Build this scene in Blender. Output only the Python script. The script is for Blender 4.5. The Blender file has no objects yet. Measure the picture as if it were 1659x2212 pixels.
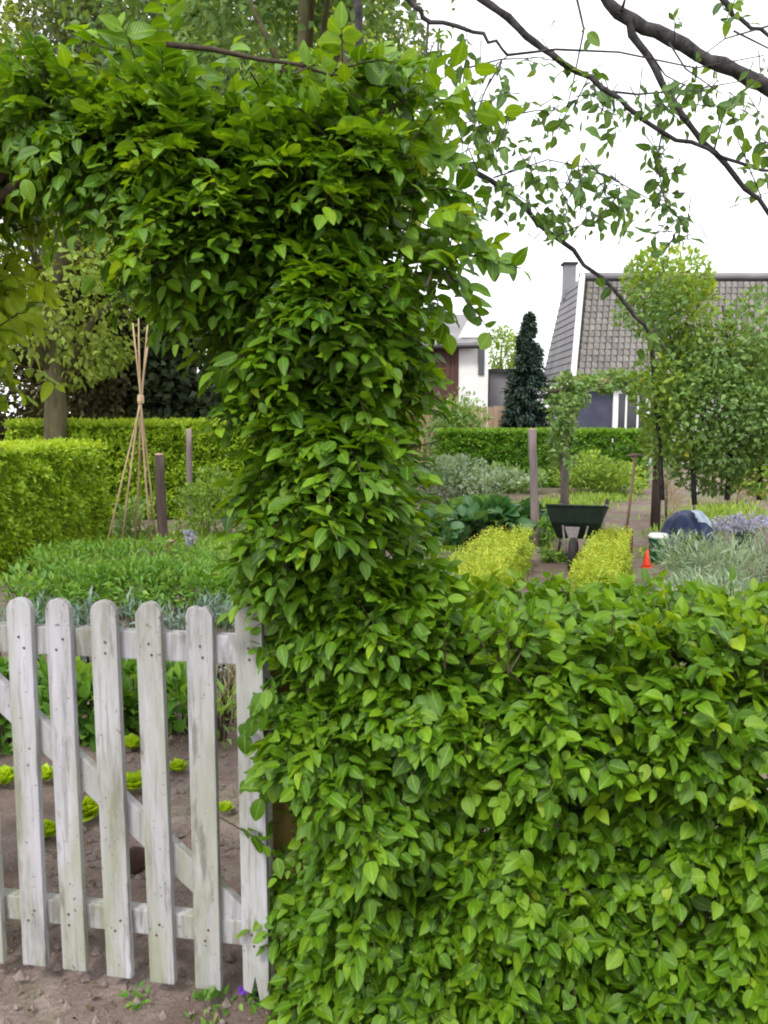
import bpy, bmesh, math, random
import numpy as np
from mathutils import Vector, Matrix, noise
from mathutils.bvhtree import BVHTree

random.seed(7)
rng = np.random.default_rng(11)
S = bpy.context.scene
COL = S.collection
R = math.radians

# ------------------------------------------------------------------ camera, sky, sun, exposure
EYE, PITCH, FPX = 1.62, R(6.5), 1800.0          # eye height, tilt, focal length in 1659-wide pixels
cam_data = bpy.data.cameras.new('camera')
cam_data.sensor_fit = 'HORIZONTAL'
cam_data.sensor_width = 36.0
cam_data.lens = 36.0 * FPX / 1659.0
cam_data.clip_start, cam_data.clip_end = 0.05, 900.0
cam = bpy.data.objects.new('camera', cam_data)
COL.objects.link(cam)
cam.location = (0, 0, EYE)
cam.rotation_euler = (R(90) - PITCH, 0, 0)
S.camera = cam

world = bpy.data.worlds.new('World')
S.world = world
world.use_nodes = True
wn, wl = world.node_tree.nodes, world.node_tree.links
wn.clear()
sky = wn.new('ShaderNodeTexSky'); sky.sky_type = 'NISHITA'; sky.sun_disc = False
SUN_EL, SUN_AZ = R(52), R(205)                    # azimuth clockwise from +Y: behind the camera, a little to its left
sky.sun_elevation, sky.sun_rotation = SUN_EL, SUN_AZ
sky.air_density, sky.dust_density = 1.0, 2.0
tc = wn.new('ShaderNodeTexCoord')
cn = wn.new('ShaderNodeTexNoise'); cn.inputs['Scale'].default_value = 2.2; cn.inputs['Detail'].default_value = 4
wl.new(tc.outputs['Generated'], cn.inputs['Vector'])
cr = wn.new('ShaderNodeValToRGB')                 # an unbroken bright overcast with faintly darker cloud
cr.color_ramp.elements[0].position = .3; cr.color_ramp.elements[0].color = (10.2, 10.4, 11.0, 1)
cr.color_ramp.elements[1].position = .7; cr.color_ramp.elements[1].color = (12.6, 12.6, 12.7, 1)
wl.new(cn.outputs['Fac'], cr.inputs['Fac'])
mx = wn.new('ShaderNodeMix'); mx.data_type = 'RGBA'; mx.inputs[0].default_value = .86
wl.new(sky.outputs['Color'], mx.inputs[6]); wl.new(cr.outputs['Color'], mx.inputs[7])
bg = wn.new('ShaderNodeBackground'); bg.inputs['Strength'].default_value = .1
wl.new(mx.outputs[2], bg.inputs['Color'])
wo = wn.new('ShaderNodeOutputWorld'); wl.new(bg.outputs['Background'], wo.inputs['Surface'])

sl = bpy.data.lights.new('sun', 'SUN'); sl.energy = 1.5; sl.angle = R(12); sl.color = (1, .96, .9)
sun = bpy.data.objects.new('sun', sl); COL.objects.link(sun)
to_sun = Vector((math.sin(SUN_AZ) * math.cos(SUN_EL), math.cos(SUN_AZ) * math.cos(SUN_EL), math.sin(SUN_EL)))
sun.rotation_euler = to_sun.to_track_quat('Z', 'Y').to_euler()

S.view_settings.view_transform = 'Standard'
S.view_settings.look = 'None'
S.view_settings.exposure = 0.95
S.view_settings.gamma = 1
S.view_settings.use_curve_mapping = False
S.cycles.pixel_filter_type = 'BLACKMAN_HARRIS'
S.cycles.filter_width = 2.0
S.cycles.max_bounces = 7
S.cycles.diffuse_bounces = 4
S.cycles.transmission_bounces = 5


def P(u, v, Y):
    """the point at depth Y that the lens puts at (u, v) of a 1659x2212 picture"""
    x, y = (u - 829.5) / FPX, (1106 - v) / FPX
    dy, dz = math.cos(PITCH) + y * math.sin(PITCH), -math.sin(PITCH) + y * math.cos(PITCH)
    t = Y / dy
    return Vector((x * t, Y, EYE + dz * t))


# ------------------------------------------------------------------ helpers: objects
def tag(o, label=None, cat=None, group=None, kind=None):
    if label: o['label'] = label
    if cat: o['category'] = cat
    if group: o['group'] = group
    if kind: o['kind'] = kind
    return o


def link(name, me, mat=None, parent=None):
    o = bpy.data.objects.new(name, me)
    COL.objects.link(o)
    if mat: me.materials.append(mat)
    if parent:
        o.parent = parent
    return o


def thing(name, loc, label, cat, group=None, rz=0):
    o = bpy.data.objects.new(name, None)
    o.empty_display_size = .1
    COL.objects.link(o)
    o.location = loc
    o.rotation_euler = (0, 0, rz)
    return tag(o, label, cat, group)


class MB:
    """collects vertices and faces, then links them as one mesh; coordinates are local to the parent"""
    def __init__(s): s.v, s.f = [], []

    def add(s, vs, fs):
        n = len(s.v)
        s.v += [tuple(p) for p in vs]
        s.f += [tuple(i + n for i in f) for f in fs]
        return s

    def box(s, x0, x1, y0, y1, z0, z1):
        return s.add([(x0, y0, z0), (x1, y0, z0), (x1, y1, z0), (x0, y1, z0), (x0, y0, z1), (x1, y0, z1), (x1, y1, z1), (x0, y1, z1)],
                     [(0, 3, 2, 1), (4, 5, 6, 7), (0, 1, 5, 4), (1, 2, 6, 5), (2, 3, 7, 6), (3, 0, 4, 7)])

    def tube(s, pts, rad, n=8):
        pts = [Vector(p) for p in pts]
        if not hasattr(rad, '__len__'): rad = [rad] * len(pts)
        vs, fs = [], []
        ref = Vector((0, 0, 1))
        for i, p in enumerate(pts):
            d = (pts[min(i + 1, len(pts) - 1)] - pts[max(i - 1, 0)]).normalized()
            a = d.cross(ref if abs(d.z) < .95 else Vector((1, 0, 0))).normalized()
            b = d.cross(a)
            for k in range(n):
                w = 2 * math.pi * k / n
                vs.append(p + (a * math.cos(w) + b * math.sin(w)) * rad[i])
        for i in range(len(pts) - 1):
            for k in range(n):
                fs.append((i * n + k, i * n + (k + 1) % n, (i + 1) * n + (k + 1) % n, (i + 1) * n + k))
        fs.append(tuple(range(n))[::-1]); fs.append(tuple(range((len(pts) - 1) * n, len(pts) * n)))
        return s.add(vs, fs)

    def lathe(s, prof, n=20, c=(0, 0, 0), axis='Z'):
        vs, fs = [], []
        for r, z in prof:
            for k in range(n):
                w = 2 * math.pi * k / n
                q = (r * math.cos(w), r * math.sin(w), z)
                if axis == 'Y': q = (q[0], q[2], q[1])
                vs.append((q[0] + c[0], q[1] + c[1], q[2] + c[2]))
        for i in range(len(prof) - 1):
            for k in range(n):
                fs.append((i * n + k, i * n + (k + 1) % n, (i + 1) * n + (k + 1) % n, (i + 1) * n + k))
        return s.add(vs, fs)

    def build(s, name, mat, parent=None, smooth=False, bevel=0):
        me = bpy.data.meshes.new(name)
        me.from_pydata(s.v, [], s.f)
        bm = bmesh.new(); bm.from_mesh(me)
        bmesh.ops.recalc_face_normals(bm, faces=bm.faces)
        if bevel:
            bmesh.ops.bevel(bm, geom=[e for e in bm.edges if len(e.link_faces) == 2 and e.calc_face_angle(0) > .6], offset=bevel, segments=2, affect='EDGES', profile=.6)
        bm.to_mesh(me); bm.free()
        if smooth: me.shade_smooth()
        return link(name, me, mat, parent)


# ------------------------------------------------------------------ helpers: materials
def new_mat(name):
    m = bpy.data.materials.new(name); m.use_nodes = True
    n, l = m.node_tree.nodes, m.node_tree.links
    return m, n, l, n['Principled BSDF']


def mixc(n, l, fac, a, b, mode='MIX'):
    x = n.new('ShaderNodeMix'); x.data_type = 'RGBA'; x.blend_type = mode
    for s, v in ((0, fac), (6, a), (7, b)):
        if hasattr(v, 'is_linked') or hasattr(v, 'links'): l.new(v, x.inputs[s])
        elif s: x.inputs[s].default_value = (*v, 1)
        else: x.inputs[s].default_value = v
    return x.outputs[2]


def tex(n, l, scale, detail=4, rough=.6, stretch=None, coord='Object'):
    t = n.new('ShaderNodeTexCoord'); mp = n.new('ShaderNodeMapping'); no = n.new('ShaderNodeTexNoise')
    oi = n.new('ShaderNodeObjectInfo')
    l.new(t.outputs[coord], mp.inputs['Vector'])
    if stretch: mp.inputs['Scale'].default_value = stretch
    add = n.new('ShaderNodeVectorMath'); add.operation = 'ADD'
    mul = n.new('ShaderNodeMath'); mul.operation = 'MULTIPLY'; mul.inputs[1].default_value = 37.0
    l.new(oi.outputs['Random'], mul.inputs[0])
    l.new(mp.outputs['Vector'], add.inputs[0]); l.new(mul.outputs[0], add.inputs[1])
    l.new(add.outputs[0], no.inputs['Vector'])
    no.inputs['Scale'].default_value = scale; no.inputs['Detail'].default_value = detail; no.inputs['Roughness'].default_value = rough
    return no.outputs['Fac']


def ramp(n, l, fac, stops):
    r = n.new('ShaderNodeValToRGB')
    e = r.color_ramp.elements
    while len(e) < len(stops): e.new(.5)
    for k, (p, c) in enumerate(stops):
        e[k].position = p
        e[k].color = (*c, 1) if hasattr(c, '__len__') else (c, c, c, 1)
    l.new(fac, r.inputs['Fac'])
    return r.outputs['Color']


def bump(n, l, b, h, strength, dist):
    x = n.new('ShaderNodeBump'); x.inputs['Strength'].default_value = strength; x.inputs['Distance'].default_value = dist
    l.new(h, x.inputs['Height']); l.new(x.outputs['Normal'], b.inputs['Normal'])


def rough_mat(name, a, b, scale=6, rough=.8, bmp=.3, dist=.01, stretch=None, spec=.3, coord='Object'):
    """a plain material with two tones of grain and a relief"""
    m, n, l, p = new_mat(name)
    f = tex(n, l, scale, 6, .65, stretch, coord)
    l.new(ramp(n, l, f, [(.32, a), (.7, b)]), p.inputs['Base Color'])
    p.inputs['Roughness'].default_value = rough; p.inputs['Specular IOR Level'].default_value = spec
    bump(n, l, p, f, bmp, dist)
    return m


def leaf_mat(name, dark, mid, light, tip=None, transl=.35, rough=.42, spec=.4, veins=True):
    m, n, l, p = new_mat(name)
    at = n.new('ShaderNodeAttribute'); at.attribute_name = 'leaf'
    sx = n.new('ShaderNodeSeparateXYZ'); l.new(at.outputs['Vector'], sx.inputs[0])
    stops = [(.08, dark), (.5, mid), (.86, light)]
    stops.append((.97, tip or light))
    c = ramp(n, l, sx.outputs['Z'], stops)
    if veins:
        ab = n.new('ShaderNodeMath'); ab.operation = 'ABSOLUTE'; l.new(sx.outputs['X'], ab.inputs[0])
        rib = ramp(n, l, ab.outputs[0], [(0, .32), (.16, 0.)])
        c = mixc(n, l, rib, c, tuple(min(1, q * 1.7 + .03) for q in light))
        # side veins: parallel, slanting from the midrib towards the tip
        m1 = n.new('ShaderNodeMath'); m1.operation = 'MULTIPLY_ADD'; m1.inputs[1].default_value = -.32
        l.new(ab.outputs[0], m1.inputs[0]); l.new(sx.outputs['Y'], m1.inputs[2])
        m2 = n.new('ShaderNodeMath'); m2.operation = 'MULTIPLY'; m2.inputs[1].default_value = 62; l.new(m1.outputs[0], m2.inputs[0])
        m3 = n.new('ShaderNodeMath'); m3.operation = 'SINE'; l.new(m2.outputs[0], m3.inputs[0])
        bump(n, l, p, m3.outputs[0], .35, .0012)
        c = mixc(n, l, ramp(n, l, tex(n, l, 60, 2, .5), [(.69, 0.), (.74, .7)]), c, (.14, .085, .02))
        c = mixc(n, l, ramp(n, l, tex(n, l, 14, 3, .6), [(.35, .35), (.6, 0.)]), c, tuple(q * .55 for q in mid))
    l.new(c, p.inputs['Base Color'])
    p.inputs['Roughness'].default_value = rough; p.inputs['Specular IOR Level'].default_value = spec
    tr = n.new('ShaderNodeBsdfTranslucent')
    tcol = mixc(n, l, 1.0, c, (2.1, 1.75, .7), 'MULTIPLY')
    l.new(tcol, tr.inputs['Color'])
    ms = n.new('ShaderNodeMixShader'); ms.inputs[0].default_value = transl
    l.new(p.outputs[0], ms.inputs[1]); l.new(tr.outputs[0], ms.inputs[2])
    l.new(ms.outputs[0], n['Material Output'].inputs['Surface'])
    return m


M = {}
M['hornbeam'] = leaf_mat('hornbeam leaf', (.024, .078, .004), (.084, .195, .006), (.19, .34, .012), (.27, .385, .018), .3, .42, .4)
M['young'] = leaf_mat('hornbeam leaf tinted backlit', (.10, .22, .01), (.17, .31, .015), (.28, .40, .025), None, .45, .45, .35)  # brighter copy of the hornbeam leaf, backlight put into the colour
M['cherry'] = leaf_mat('cherry leaf', (.035, .09, .025), (.08, .17, .03), (.18, .30, .03), (.2, .28, .03), .38, .4, .45)
M['lime'] = leaf_mat('privet leaf', (.12, .24, .014), (.23, .37, .02), (.36, .48, .035), None, .3, .5, .3, False)
M['golden'] = leaf_mat('golden box leaf', (.17, .27, .022), (.28, .385, .035), (.41, .475, .06), (.44, .44, .06), .3, .5, .3, False)
M['far_hedge'] = leaf_mat('clipped hedge leaf', (.045, .13, .008), (.09, .22, .012), (.2, .34, .03), None, .25, .5, .3, False)
M['tree_olive'] = leaf_mat('olive green tree leaf', (.11, .17, .03), (.20, .29, .05), (.30, .40, .08), None, .35, .55, .25, False)
M['tree_grey'] = leaf_mat('grey green tree leaf', (.055, .08, .035), (.10, .145, .06), (.17, .22, .10), None, .3, .55, .25, False)
M['tree_dark'] = leaf_mat('dark evergreen leaf', (.02, .034, .014), (.038, .058, .024), (.07, .095, .035), None, .15, .55, .25, False)
M['tree_brown'] = leaf_mat('brownish conifer leaf', (.04, .038, .015), (.075, .07, .025), (.13, .125, .04), None, .15, .6, .2, False)
M['spruce'] = leaf_mat('blue spruce needle', (.022, .045, .034), (.045, .08, .058), (.09, .135, .10), None, .1, .6, .2, False)
M['bright_shrub'] = leaf_mat('bright shrub leaf', (.09, .17, .03), (.18, .30, .045), (.32, .43, .06), (.42, .42, .06), .35, .5, .35, False)
M['rose'] = leaf_mat('climber leaf', (.075, .15, .04), (.15, .26, .07), (.25, .37, .12), None, .3, .5, .35, False)
M['herb'] = leaf_mat('fresh green herb leaf', (.06, .16, .02), (.12, .26, .035), (.23, .37, .07), None, .35, .5, .3, False)
M['broad'] = leaf_mat('broad dark leaf', (.02, .09, .02), (.045, .15, .035), (.11, .22, .09), None, .25, .35, .5, True)
M['silver'] = leaf_mat('silver green leaf', (.12, .19, .12), (.22, .31, .20), (.34, .42, .30), None, .25, .6, .25, False)
M['bluegrey'] = leaf_mat('blue grey leaf', (.08, .13, .10), (.14, .21, .18), (.25, .31, .31), None, .2, .6, .25, False)
M['lettuce'] = leaf_mat('lettuce leaf', (.20, .36, .012), (.30, .47, .016), (.42, .56, .03), None, .35, .45, .35, True)
M['violet'] = leaf_mat('violet petal', (.08, .02, .25), (.14, .04, .38), (.22, .09, .5), None, .3, .5, .2, False)
M['lilac'] = leaf_mat('lilac petal', (.2, .22, .36), (.28, .3, .46), (.42, .43, .6), None, .3, .5, .2, False)
M['straw'] = leaf_mat('dry stalk', (.22, .17, .10), (.34, .28, .18), (.46, .40, .28), None, .15, .7, .2, False)

M['twig'] = rough_mat('twig bark', (.028, .02, .012), (.075, .055, .035), 40, .85, .4, .002)
M['bark'] = rough_mat('mossy bark', (.06, .05, .025), (.15, .135, .07), 9, .9, .8, .02, (1, 1, .25))
M['bark_dark'] = rough_mat('dark cherry bark', (.014, .012, .013), (.085, .075, .075), 34, .85, 1., .012, (1, 1, .6))
M['post'] = rough_mat('weathered round post wood', (.11, .085, .08), (.25, .205, .195), 14, .9, .5, .006, (1, 1, .12))
M['post_dark'] = rough_mat('dark stained post wood', (.035, .026, .022), (.10, .07, .06), 12, .9, .5, .008, (1, 1, .12))
M['post_ochre'] = rough_mat('algae stained gate post wood', (.055, .04, .008), (.14, .10, .02), 16, .85, .4, .004, (1, 1, .15))
M['bamboo'] = rough_mat('bamboo cane', (.30, .20, .11), (.52, .40, .26), 9, .6, .15, .002, (1, 1, .2))
M['green_metal'] = rough_mat('dark green painted steel', (.006, .014, .010), (.014, .026, .018), 7, .6, .1, .002)
M['frame_metal'] = rough_mat('rusty grey steel', (.10, .085, .085), (.20, .17, .17), 25, .6, .2, .001)
M['rust'] = rough_mat('rusty brown steel', (.07, .03, .02), (.16, .075, .05), 25, .8, .2, .001)
M['rubber'] = rough_mat('worn black rubber', (.012, .011, .012), (.035, .03, .03), 20, .85, .3, .002)
M['bucket'] = rough_mat('green plastic', (.03, .22, .10), (.06, .30, .16), 6, .45, .05, .001)
M['white_plastic'] = rough_mat('white plastic', (.55, .58, .55), (.72, .74, .72), 6, .5, .05, .001)
M['red'] = rough_mat('red plastic', (.55, .035, .02), (.70, .07, .03), 6, .45, .05, .001)
M['pot'] = rough_mat('dark plastic pot', (.02, .018, .022), (.05, .045, .05), 8, .6, .1, .001)
M['handle_wood'] = rough_mat('tool handle ash wood', (.13, .08, .06), (.24, .16, .12), 12, .7, .2, .002, (1, 1, .1))
M['clod'] = rough_mat('dark damp soil lump', (.03, .015, .010), (.07, .038, .025), 14, .95, .7, .01)
M['white_paint'] = rough_mat('white painted wood', (.70, .70, .70), (.82, .82, .81), 3, .5, .05, .002)
M['render'] = rough_mat('white rendered wall', (.72, .71, .70), (.84, .83, .82), 2, .85, .1, .004)
M['brick_paint'] = rough_mat('pale grey wall', (.42, .41, .42), (.55, .54, .55), 4, .85, .1, .004)
M['brown_board'] = rough_mat('red brown boarding', (.055, .026, .022), (.12, .06, .05), 5, .8, .2, .004, (1, 1, .1))
M['fence_board'] = rough_mat('tan fence boarding', (.26, .17, .11), (.42, .30, .21), 5, .85, .2, .004, (1, 1, .1))
M['roof_tile'] = rough_mat('weathered grey roof tile', (.20, .19, .178), (.30, .285, .27), 3.5, .8, .2, .004)
m_ = M['roof_tile']; n_, l_ = m_.node_tree.nodes, m_.node_tree.links
oi_ = n_.new('ShaderNodeObjectInfo'); rr_ = ramp(n_, l_, oi_.outputs['Random'], [(0, (.6, .59, .58)), (1, (.85, .84, .82))])
src_ = n_['Principled BSDF'].inputs['Base Color'].links[0].from_socket
l_.new(mixc(n_, l_, 1., src_, rr_, 'MULTIPLY'), n_['Principled BSDF'].inputs['Base Color'])
M['slate'] = rough_mat('grey slate', (.17, .165, .172), (.25, .245, .255), 1.2, .75, .2, .004)
M['roof_under'] = rough_mat('dark roof underlay', (.025, .023, .025), (.05, .045, .045), 3, .9, .2, .004)
M['eave_moss'] = rough_mat('mossy eave board', (.15, .14, .06), (.26, .24, .12), 5, .9, .3, .005)
M['door_blue'] = rough_mat('dark blue grey door', (.04, .045, .075), (.065, .07, .11), 3, .5, .05, .002)
m, n, l, p = new_mat('window glass'); M['glass'] = m
p.inputs['Base Color'].default_value = (.03, .035, .045, 1); p.inputs['Roughness'].default_value = .08; p.inputs['Specular IOR Level'].default_value = .6

# navy plastic sheet with a sheen
m, n, l, p = new_mat('navy plastic sheet'); M['tarp'] = m
f = tex(n, l, 6, 4)
l.new(ramp(n, l, f, [(.3, (.012, .022, .075)), (.7, (.03, .052, .15))]), p.inputs['Base Color'])
p.inputs['Roughness'].default_value = .5; p.inputs['Specular IOR Level'].default_value = .4
bump(n, l, p, f, .4, .03)
M['tarp_sheen'] = rough_mat('painted pale blue sheen', (.22, .33, .48), (.50, .58, .68), 5, .35, .3, .02, None, .6)  # sheen of the navy cover, sky reflection painted as colour

# weathered white paint on the gate: grey wood, green algae, dark knots and cracks
m, n, l, p = new_mat('flaking white gate paint'); M['gate'] = m
f1 = tex(n, l, 9, 6, .7, (1, 1, .16))
f2 = tex(n, l, 7, 5, .7, (1, 1, .16))
f3 = tex(n, l, 60, 3, .6, (1, 1, .07))
f4 = tex(n, l, 24, 4, .6, (1, 1, .22))
c = ramp(n, l, f1, [(.36, (.17, .165, .16)), (.46, (.34, .335, .35)), (.64, (.45, .44, .485))])
tcz = n.new('ShaderNodeTexCoord'); sz = n.new('ShaderNodeSeparateXYZ'); l.new(tcz.outputs['Object'], sz.inputs[0])
low = ramp(n, l, sz.outputs['Z'], [(.0, 1.), (.9, .45)])
alg = mixc(n, l, 1.0, ramp(n, l, f2, [(.42, 0.), (.62, .9)]), low, 'MULTIPLY')
c = mixc(n, l, alg, c, (.235, .25, .15))
c = mixc(n, l, ramp(n, l, f3, [(.53, 0.), (.68, .6)]), c, (.20, .19, .17))
c = mixc(n, l, ramp(n, l, f4, [(.57, 0.), (.68, .75)]), c, (.14, .13, .105))
f5 = tex(n, l, 70, 2, .5)
c = mixc(n, l, ramp(n, l, f5, [(.69, 0.), (.73, .75)]), c, (.10, .09, .08))
l.new(c, p.inputs['Base Color']); p.inputs['Roughness'].default_value = .75; p.inputs['Specular IOR Level'].default_value = .25
bump(n, l, p, f1, .5, .003)

# soil: pinkish grey sandy earth with darker damp patches, a green bloom where weeds seed
m, n, l, p = new_mat('sandy garden soil'); M['soil'] = m
f1 = tex(n, l, 1.1, 6, .65); f2 = tex(n, l, 9, 8, .7); f3 = tex(n, l, 75, 4, .7); f4 = tex(n, l, .55, 6, .7)
c = ramp(n, l, f2, [(.3, (.14, .100, .085)), (.55, (.25, .195, .172)), (.75, (.355, .295, .265))])
c = mixc(n, l, ramp(n, l, f1, [(.42, .6), (.6, 0.)]), c, (.10, .068, .052))
c = mixc(n, l, ramp(n, l, f3, [(.35, .55), (.6, 0.)]), c, (.085, .065, .055))
c = mixc(n, l, ramp(n, l, f4, [(.52, 0.), (.66, .65)]), c, (.11, .16, .045))
l.new(c, p.inputs['Base Color']); p.inputs['Roughness'].default_value = .95; p.inputs['Specular IOR Level'].default_value = .15
h = mixc(n, l, .5, f2, f3)
bump(n, l, p, h, .9, .02)

# ------------------------------------------------------------------ helpers: leaves
T_FULL = ([0, .13, .32, .54, .76, .91, 1], [0, .31, .48, .5, .36, .17, 0])
T_MED = ([0, .42, 1], [0, .5, 0])


def nrmz(a):
    return a / np.maximum(np.linalg.norm(a, axis=-1, keepdims=True), 1e-9)


class Leaves:
    """a bag of leaves: base point, direction, normal, length, width, tint"""
    def __init__(s): s.a = []

    def add(s, b, d, n, L, W, t):
        b, d, n = (np.asarray(q, float).reshape(-1, 3) for q in (b, d, n))
        d = nrmz(d); n = nrmz(n - d * (n * d).sum(1, keepdims=True))
        k = len(b)
        s.a.append((b, d, n, np.broadcast_to(L, k).astype(float), np.broadcast_to(W, k).astype(float), np.clip(np.broadcast_to(t, k).astype(float), 0.01, 1)))
        return s

    def cat(s):
        return [np.concatenate([x[k] for x in s.a]) for k in range(6)]


def leaf_template(low):
    t, w = T_MED if low else T_FULL
    loc, faces = [(0., 0., 0.)], []            # (across -1..1 scaled by half width, along, |across|)
    for k in range(1, len(t) - 1):
        loc += [(-w[k], t[k], 1.), (0, t[k], 0.), (w[k], t[k], 1.)]
    loc.append((0., 1., 0.))
    m = len(t) - 2
    faces += [(0, 2, 1), (0, 3, 2)]
    for k in range(m - 1):
        q = 1 + 3 * k
        faces += [(q, q + 1, q + 4, q + 3), (q + 1, q + 2, q + 5, q + 4)]
    q = 1 + 3 * (m - 1)
    faces += [(q, q + 1, len(loc) - 1), (q + 1, q + 2, len(loc) - 1)]
    return np.array(loc), faces


def leaves_mesh(name, arr, low=False, fold=.28, curl=.16, origin=(0, 0, 0)):
    b, d, n, L, W, t = arr
    loc, faces = leaf_template(low)
    N, K = len(b), len(loc)
    side = np.cross(d, n)
    ax = loc[:, 0]; al = loc[:, 1]
    fo = rng.uniform(.3, 1.5, N) * fold; cu = rng.normal(1, .8, N) * curl
    V = (b[:, None] - np.array(origin) + d[:, None] * (L[:, None] * al)[..., None] + side[:, None] * (W[:, None] * ax)[..., None]
         + n[:, None] * (W[:, None] * .05 * np.abs(ax) * 2 * np.sin(al * 8.5 + np.sign(ax) * 1.3 + rng.uniform(0, 6.28, N)[:, None]) * (0 if low else 1))[..., None]
         + n[:, None] * ((fo * W)[:, None] * np.abs(ax) - (cu * L)[:, None] * al ** 2)[..., None]).reshape(-1, 3)
    fl = np.concatenate([np.array(f) for f in faces]); sz = np.array([len(f) for f in faces])
    li = (np.arange(N)[:, None] * K + fl).ravel()
    tot = np.tile(sz, N); st = np.concatenate([[0], np.cumsum(tot)[:-1]])
    me = bpy.data.meshes.new(name)
    me.vertices.add(len(V)); me.vertices.foreach_set('co', V.ravel().astype(np.float32))
    me.loops.add(len(li)); me.loops.foreach_set('vertex_index', li.astype(np.int32))
    me.polygons.add(len(tot)); me.polygons.foreach_set('loop_start', st.astype(np.int32))
    me.update(calc_edges=True)
    at = me.attributes.new('leaf', 'FLOAT_VECTOR', 'POINT')
    A = np.empty((N, K, 3)); A[..., 0] = ax * 2; A[..., 1] = al; A[..., 2] = t[:, None]
    at.data.foreach_set('vector', A.ravel().astype(np.float32))
    if not low: me.shade_smooth()
    return me


def projected(b, d, L):
    c = b + d * (L * .5)[:, None]
    cp, sp = math.cos(PITCH), math.sin(PITCH)
    z = c[:, 2] - EYE
    dep = c[:, 1] * cp - z * sp
    u = 829.5 + FPX * c[:, 0] / np.maximum(dep, .1); v = 1106 - FPX * (c[:, 1] * sp + z * cp) / np.maximum(dep, .1)
    return c, u, v, dep


def foliage(root, arr, mat, n_leaf=0, low=False, name='foliage', fold=.34, curl=.24, stuff=True):
    """the leaves of a thing: those that show largest each a part, the rest joined"""
    org = np.array(root.location)
    b, d, n, L, W, t = arr
    pick = np.zeros(len(b), bool)
    if n_leaf:
        c, u, v, dep = projected(b, d, L)
        side = np.cross(d, n)
        q = np.stack([b, b + d * (L * .45)[:, None] - side * (W * .5)[:, None], b + d * L[:, None], b + d * (L * .45)[:, None] + side * (W * .5)[:, None]], 1)
        bvh = BVHTree.FromPolygons([tuple(p) for p in q.reshape(-1, 3)], [(4 * k, 4 * k + 1, 4 * k + 2, 4 * k + 3) for k in range(len(b))])
        eye = np.array([0, 0, EYE])
        view = nrmz(c - eye)
        area = np.abs((n * view).sum(1)) * L * W / dep ** 2
        ok = (u > -10) & (u < 1669) & (v > -10) & (v < 2222) & (dep > .3)
        got = 0
        for k in np.argsort(-area * ok):
            if not ok[k] or got >= n_leaf: break
            h = bvh.ray_cast(Vector(eye), Vector(view[k]))
            if h[2] == k:
                pick[k] = True; got += 1
        protos = []
        for j in range(10):
            pa = [np.zeros((1, 3)), np.array([[0, 1., 0]]), np.array([[0, 0, 1.]]), np.ones(1), np.ones(1), np.array([(j + .5) / 10])]
            me = leaves_mesh('leaf', pa, low, fold * .7, curl)
            me.materials.append(mat)
            protos.append(me)
        for k in np.nonzero(pick)[0]:
            o = bpy.data.objects.new('leaf', protos[min(9, int(t[k] * 10))])
            COL.objects.link(o); o.parent = root
            s = np.cross(d[k], n[k]); p = b[k] - org
            o.matrix_basis = Matrix(((s[0] * W[k], d[k][0] * L[k], n[k][0] * L[k], p[0]), (s[1] * W[k], d[k][1] * L[k], n[k][1] * L[k], p[1]),
                                     (s[2] * W[k], d[k][2] * L[k], n[k][2] * L[k], p[2]), (0, 0, 0, 1)))
    rest = [x[~pick] for x in arr]
    o = link(name, leaves_mesh(name, rest, low, fold, curl, org), mat, root)
    if stuff: o['kind'] = 'stuff'
    return o


UP = np.array([0, 0, 1.])


def vnoise(p, sc):
    return np.array([noise.noise(Vector(q) * sc) for q in p])


def sprays(out_leaves, twigs, pos, out, tl=(.08, .17), nl=8, L=.066, W=.042, up=.1, droop=.25, flat=(.6, .65), tint=.42, young=.25, jit=.5, hang=.6, njit=.38):
    """twigs that leave pos along out, leaves alternating on both sides in a flat spray"""
    N = len(pos)
    d = nrmz(nrmz(out) + rng.normal(0, jit, (N, 3)) * .6 + UP * up)
    pn = nrmz(UP * flat[0] + nrmz(out) * flat[1] + rng.normal(0, njit, (N, 3)))
    pn = nrmz(pn - d * (pn * d).sum(1, keepdims=True) * .8)
    side = nrmz(np.cross(pn, d))
    TL = rng.uniform(*tl, N)
    base_t = rng.normal(tint, .14, N)
    for j in range(nl):
        s = .1 + .9 * j / max(nl - 1, 1)
        b = pos + d * (TL * s)[:, None] - UP * (droop * TL * s * s)[:, None]
        sg = 1 if j % 2 else -1
        last = j == nl - 1
        ld = d * (.55 if not last else 1.5) + side * sg * (.85 if not last else .15) - UP * rng.uniform(0, hang, (N, 1)) + rng.normal(0, .2, (N, 3))
        ln = pn + rng.normal(0, .3, (N, 3))
        sz = (.62 + .38 * math.sin(math.pi * (.25 + .6 * s))) * rng.uniform(.52, 1.28, N)
        tt = base_t + young * (s - .4) + rng.normal(0, .09, N)
        out_leaves.add(b, ld, ln, L * sz, W * sz * rng.uniform(.85, 1.15, N), tt)
    if twigs is not None:
        for k in range(N):
            if rng.random() < .6:
                p0 = Vector(pos[k] - d[k] * .05)
                mid = Vector(pos[k] + d[k] * TL[k] * .5 - UP * droop * TL[k] * .25)
                twigs.tube([p0, mid, Vector(pos[k] + d[k] * TL[k] - UP * droop * TL[k])], [.0028, .002, .001], 3)


def inside_poly(s, z, poly):
    c = np.zeros(len(s), bool)
    for (x0, y0), (x1, y1) in zip(poly, poly[1:] + poly[:1]):
        cond = ((y0 > z) != (y1 > z)) & (s < (x1 - x0) * (z - y0) / ((y1 - y0) or 1e-9) + x0)
        c ^= cond
    return c


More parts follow.
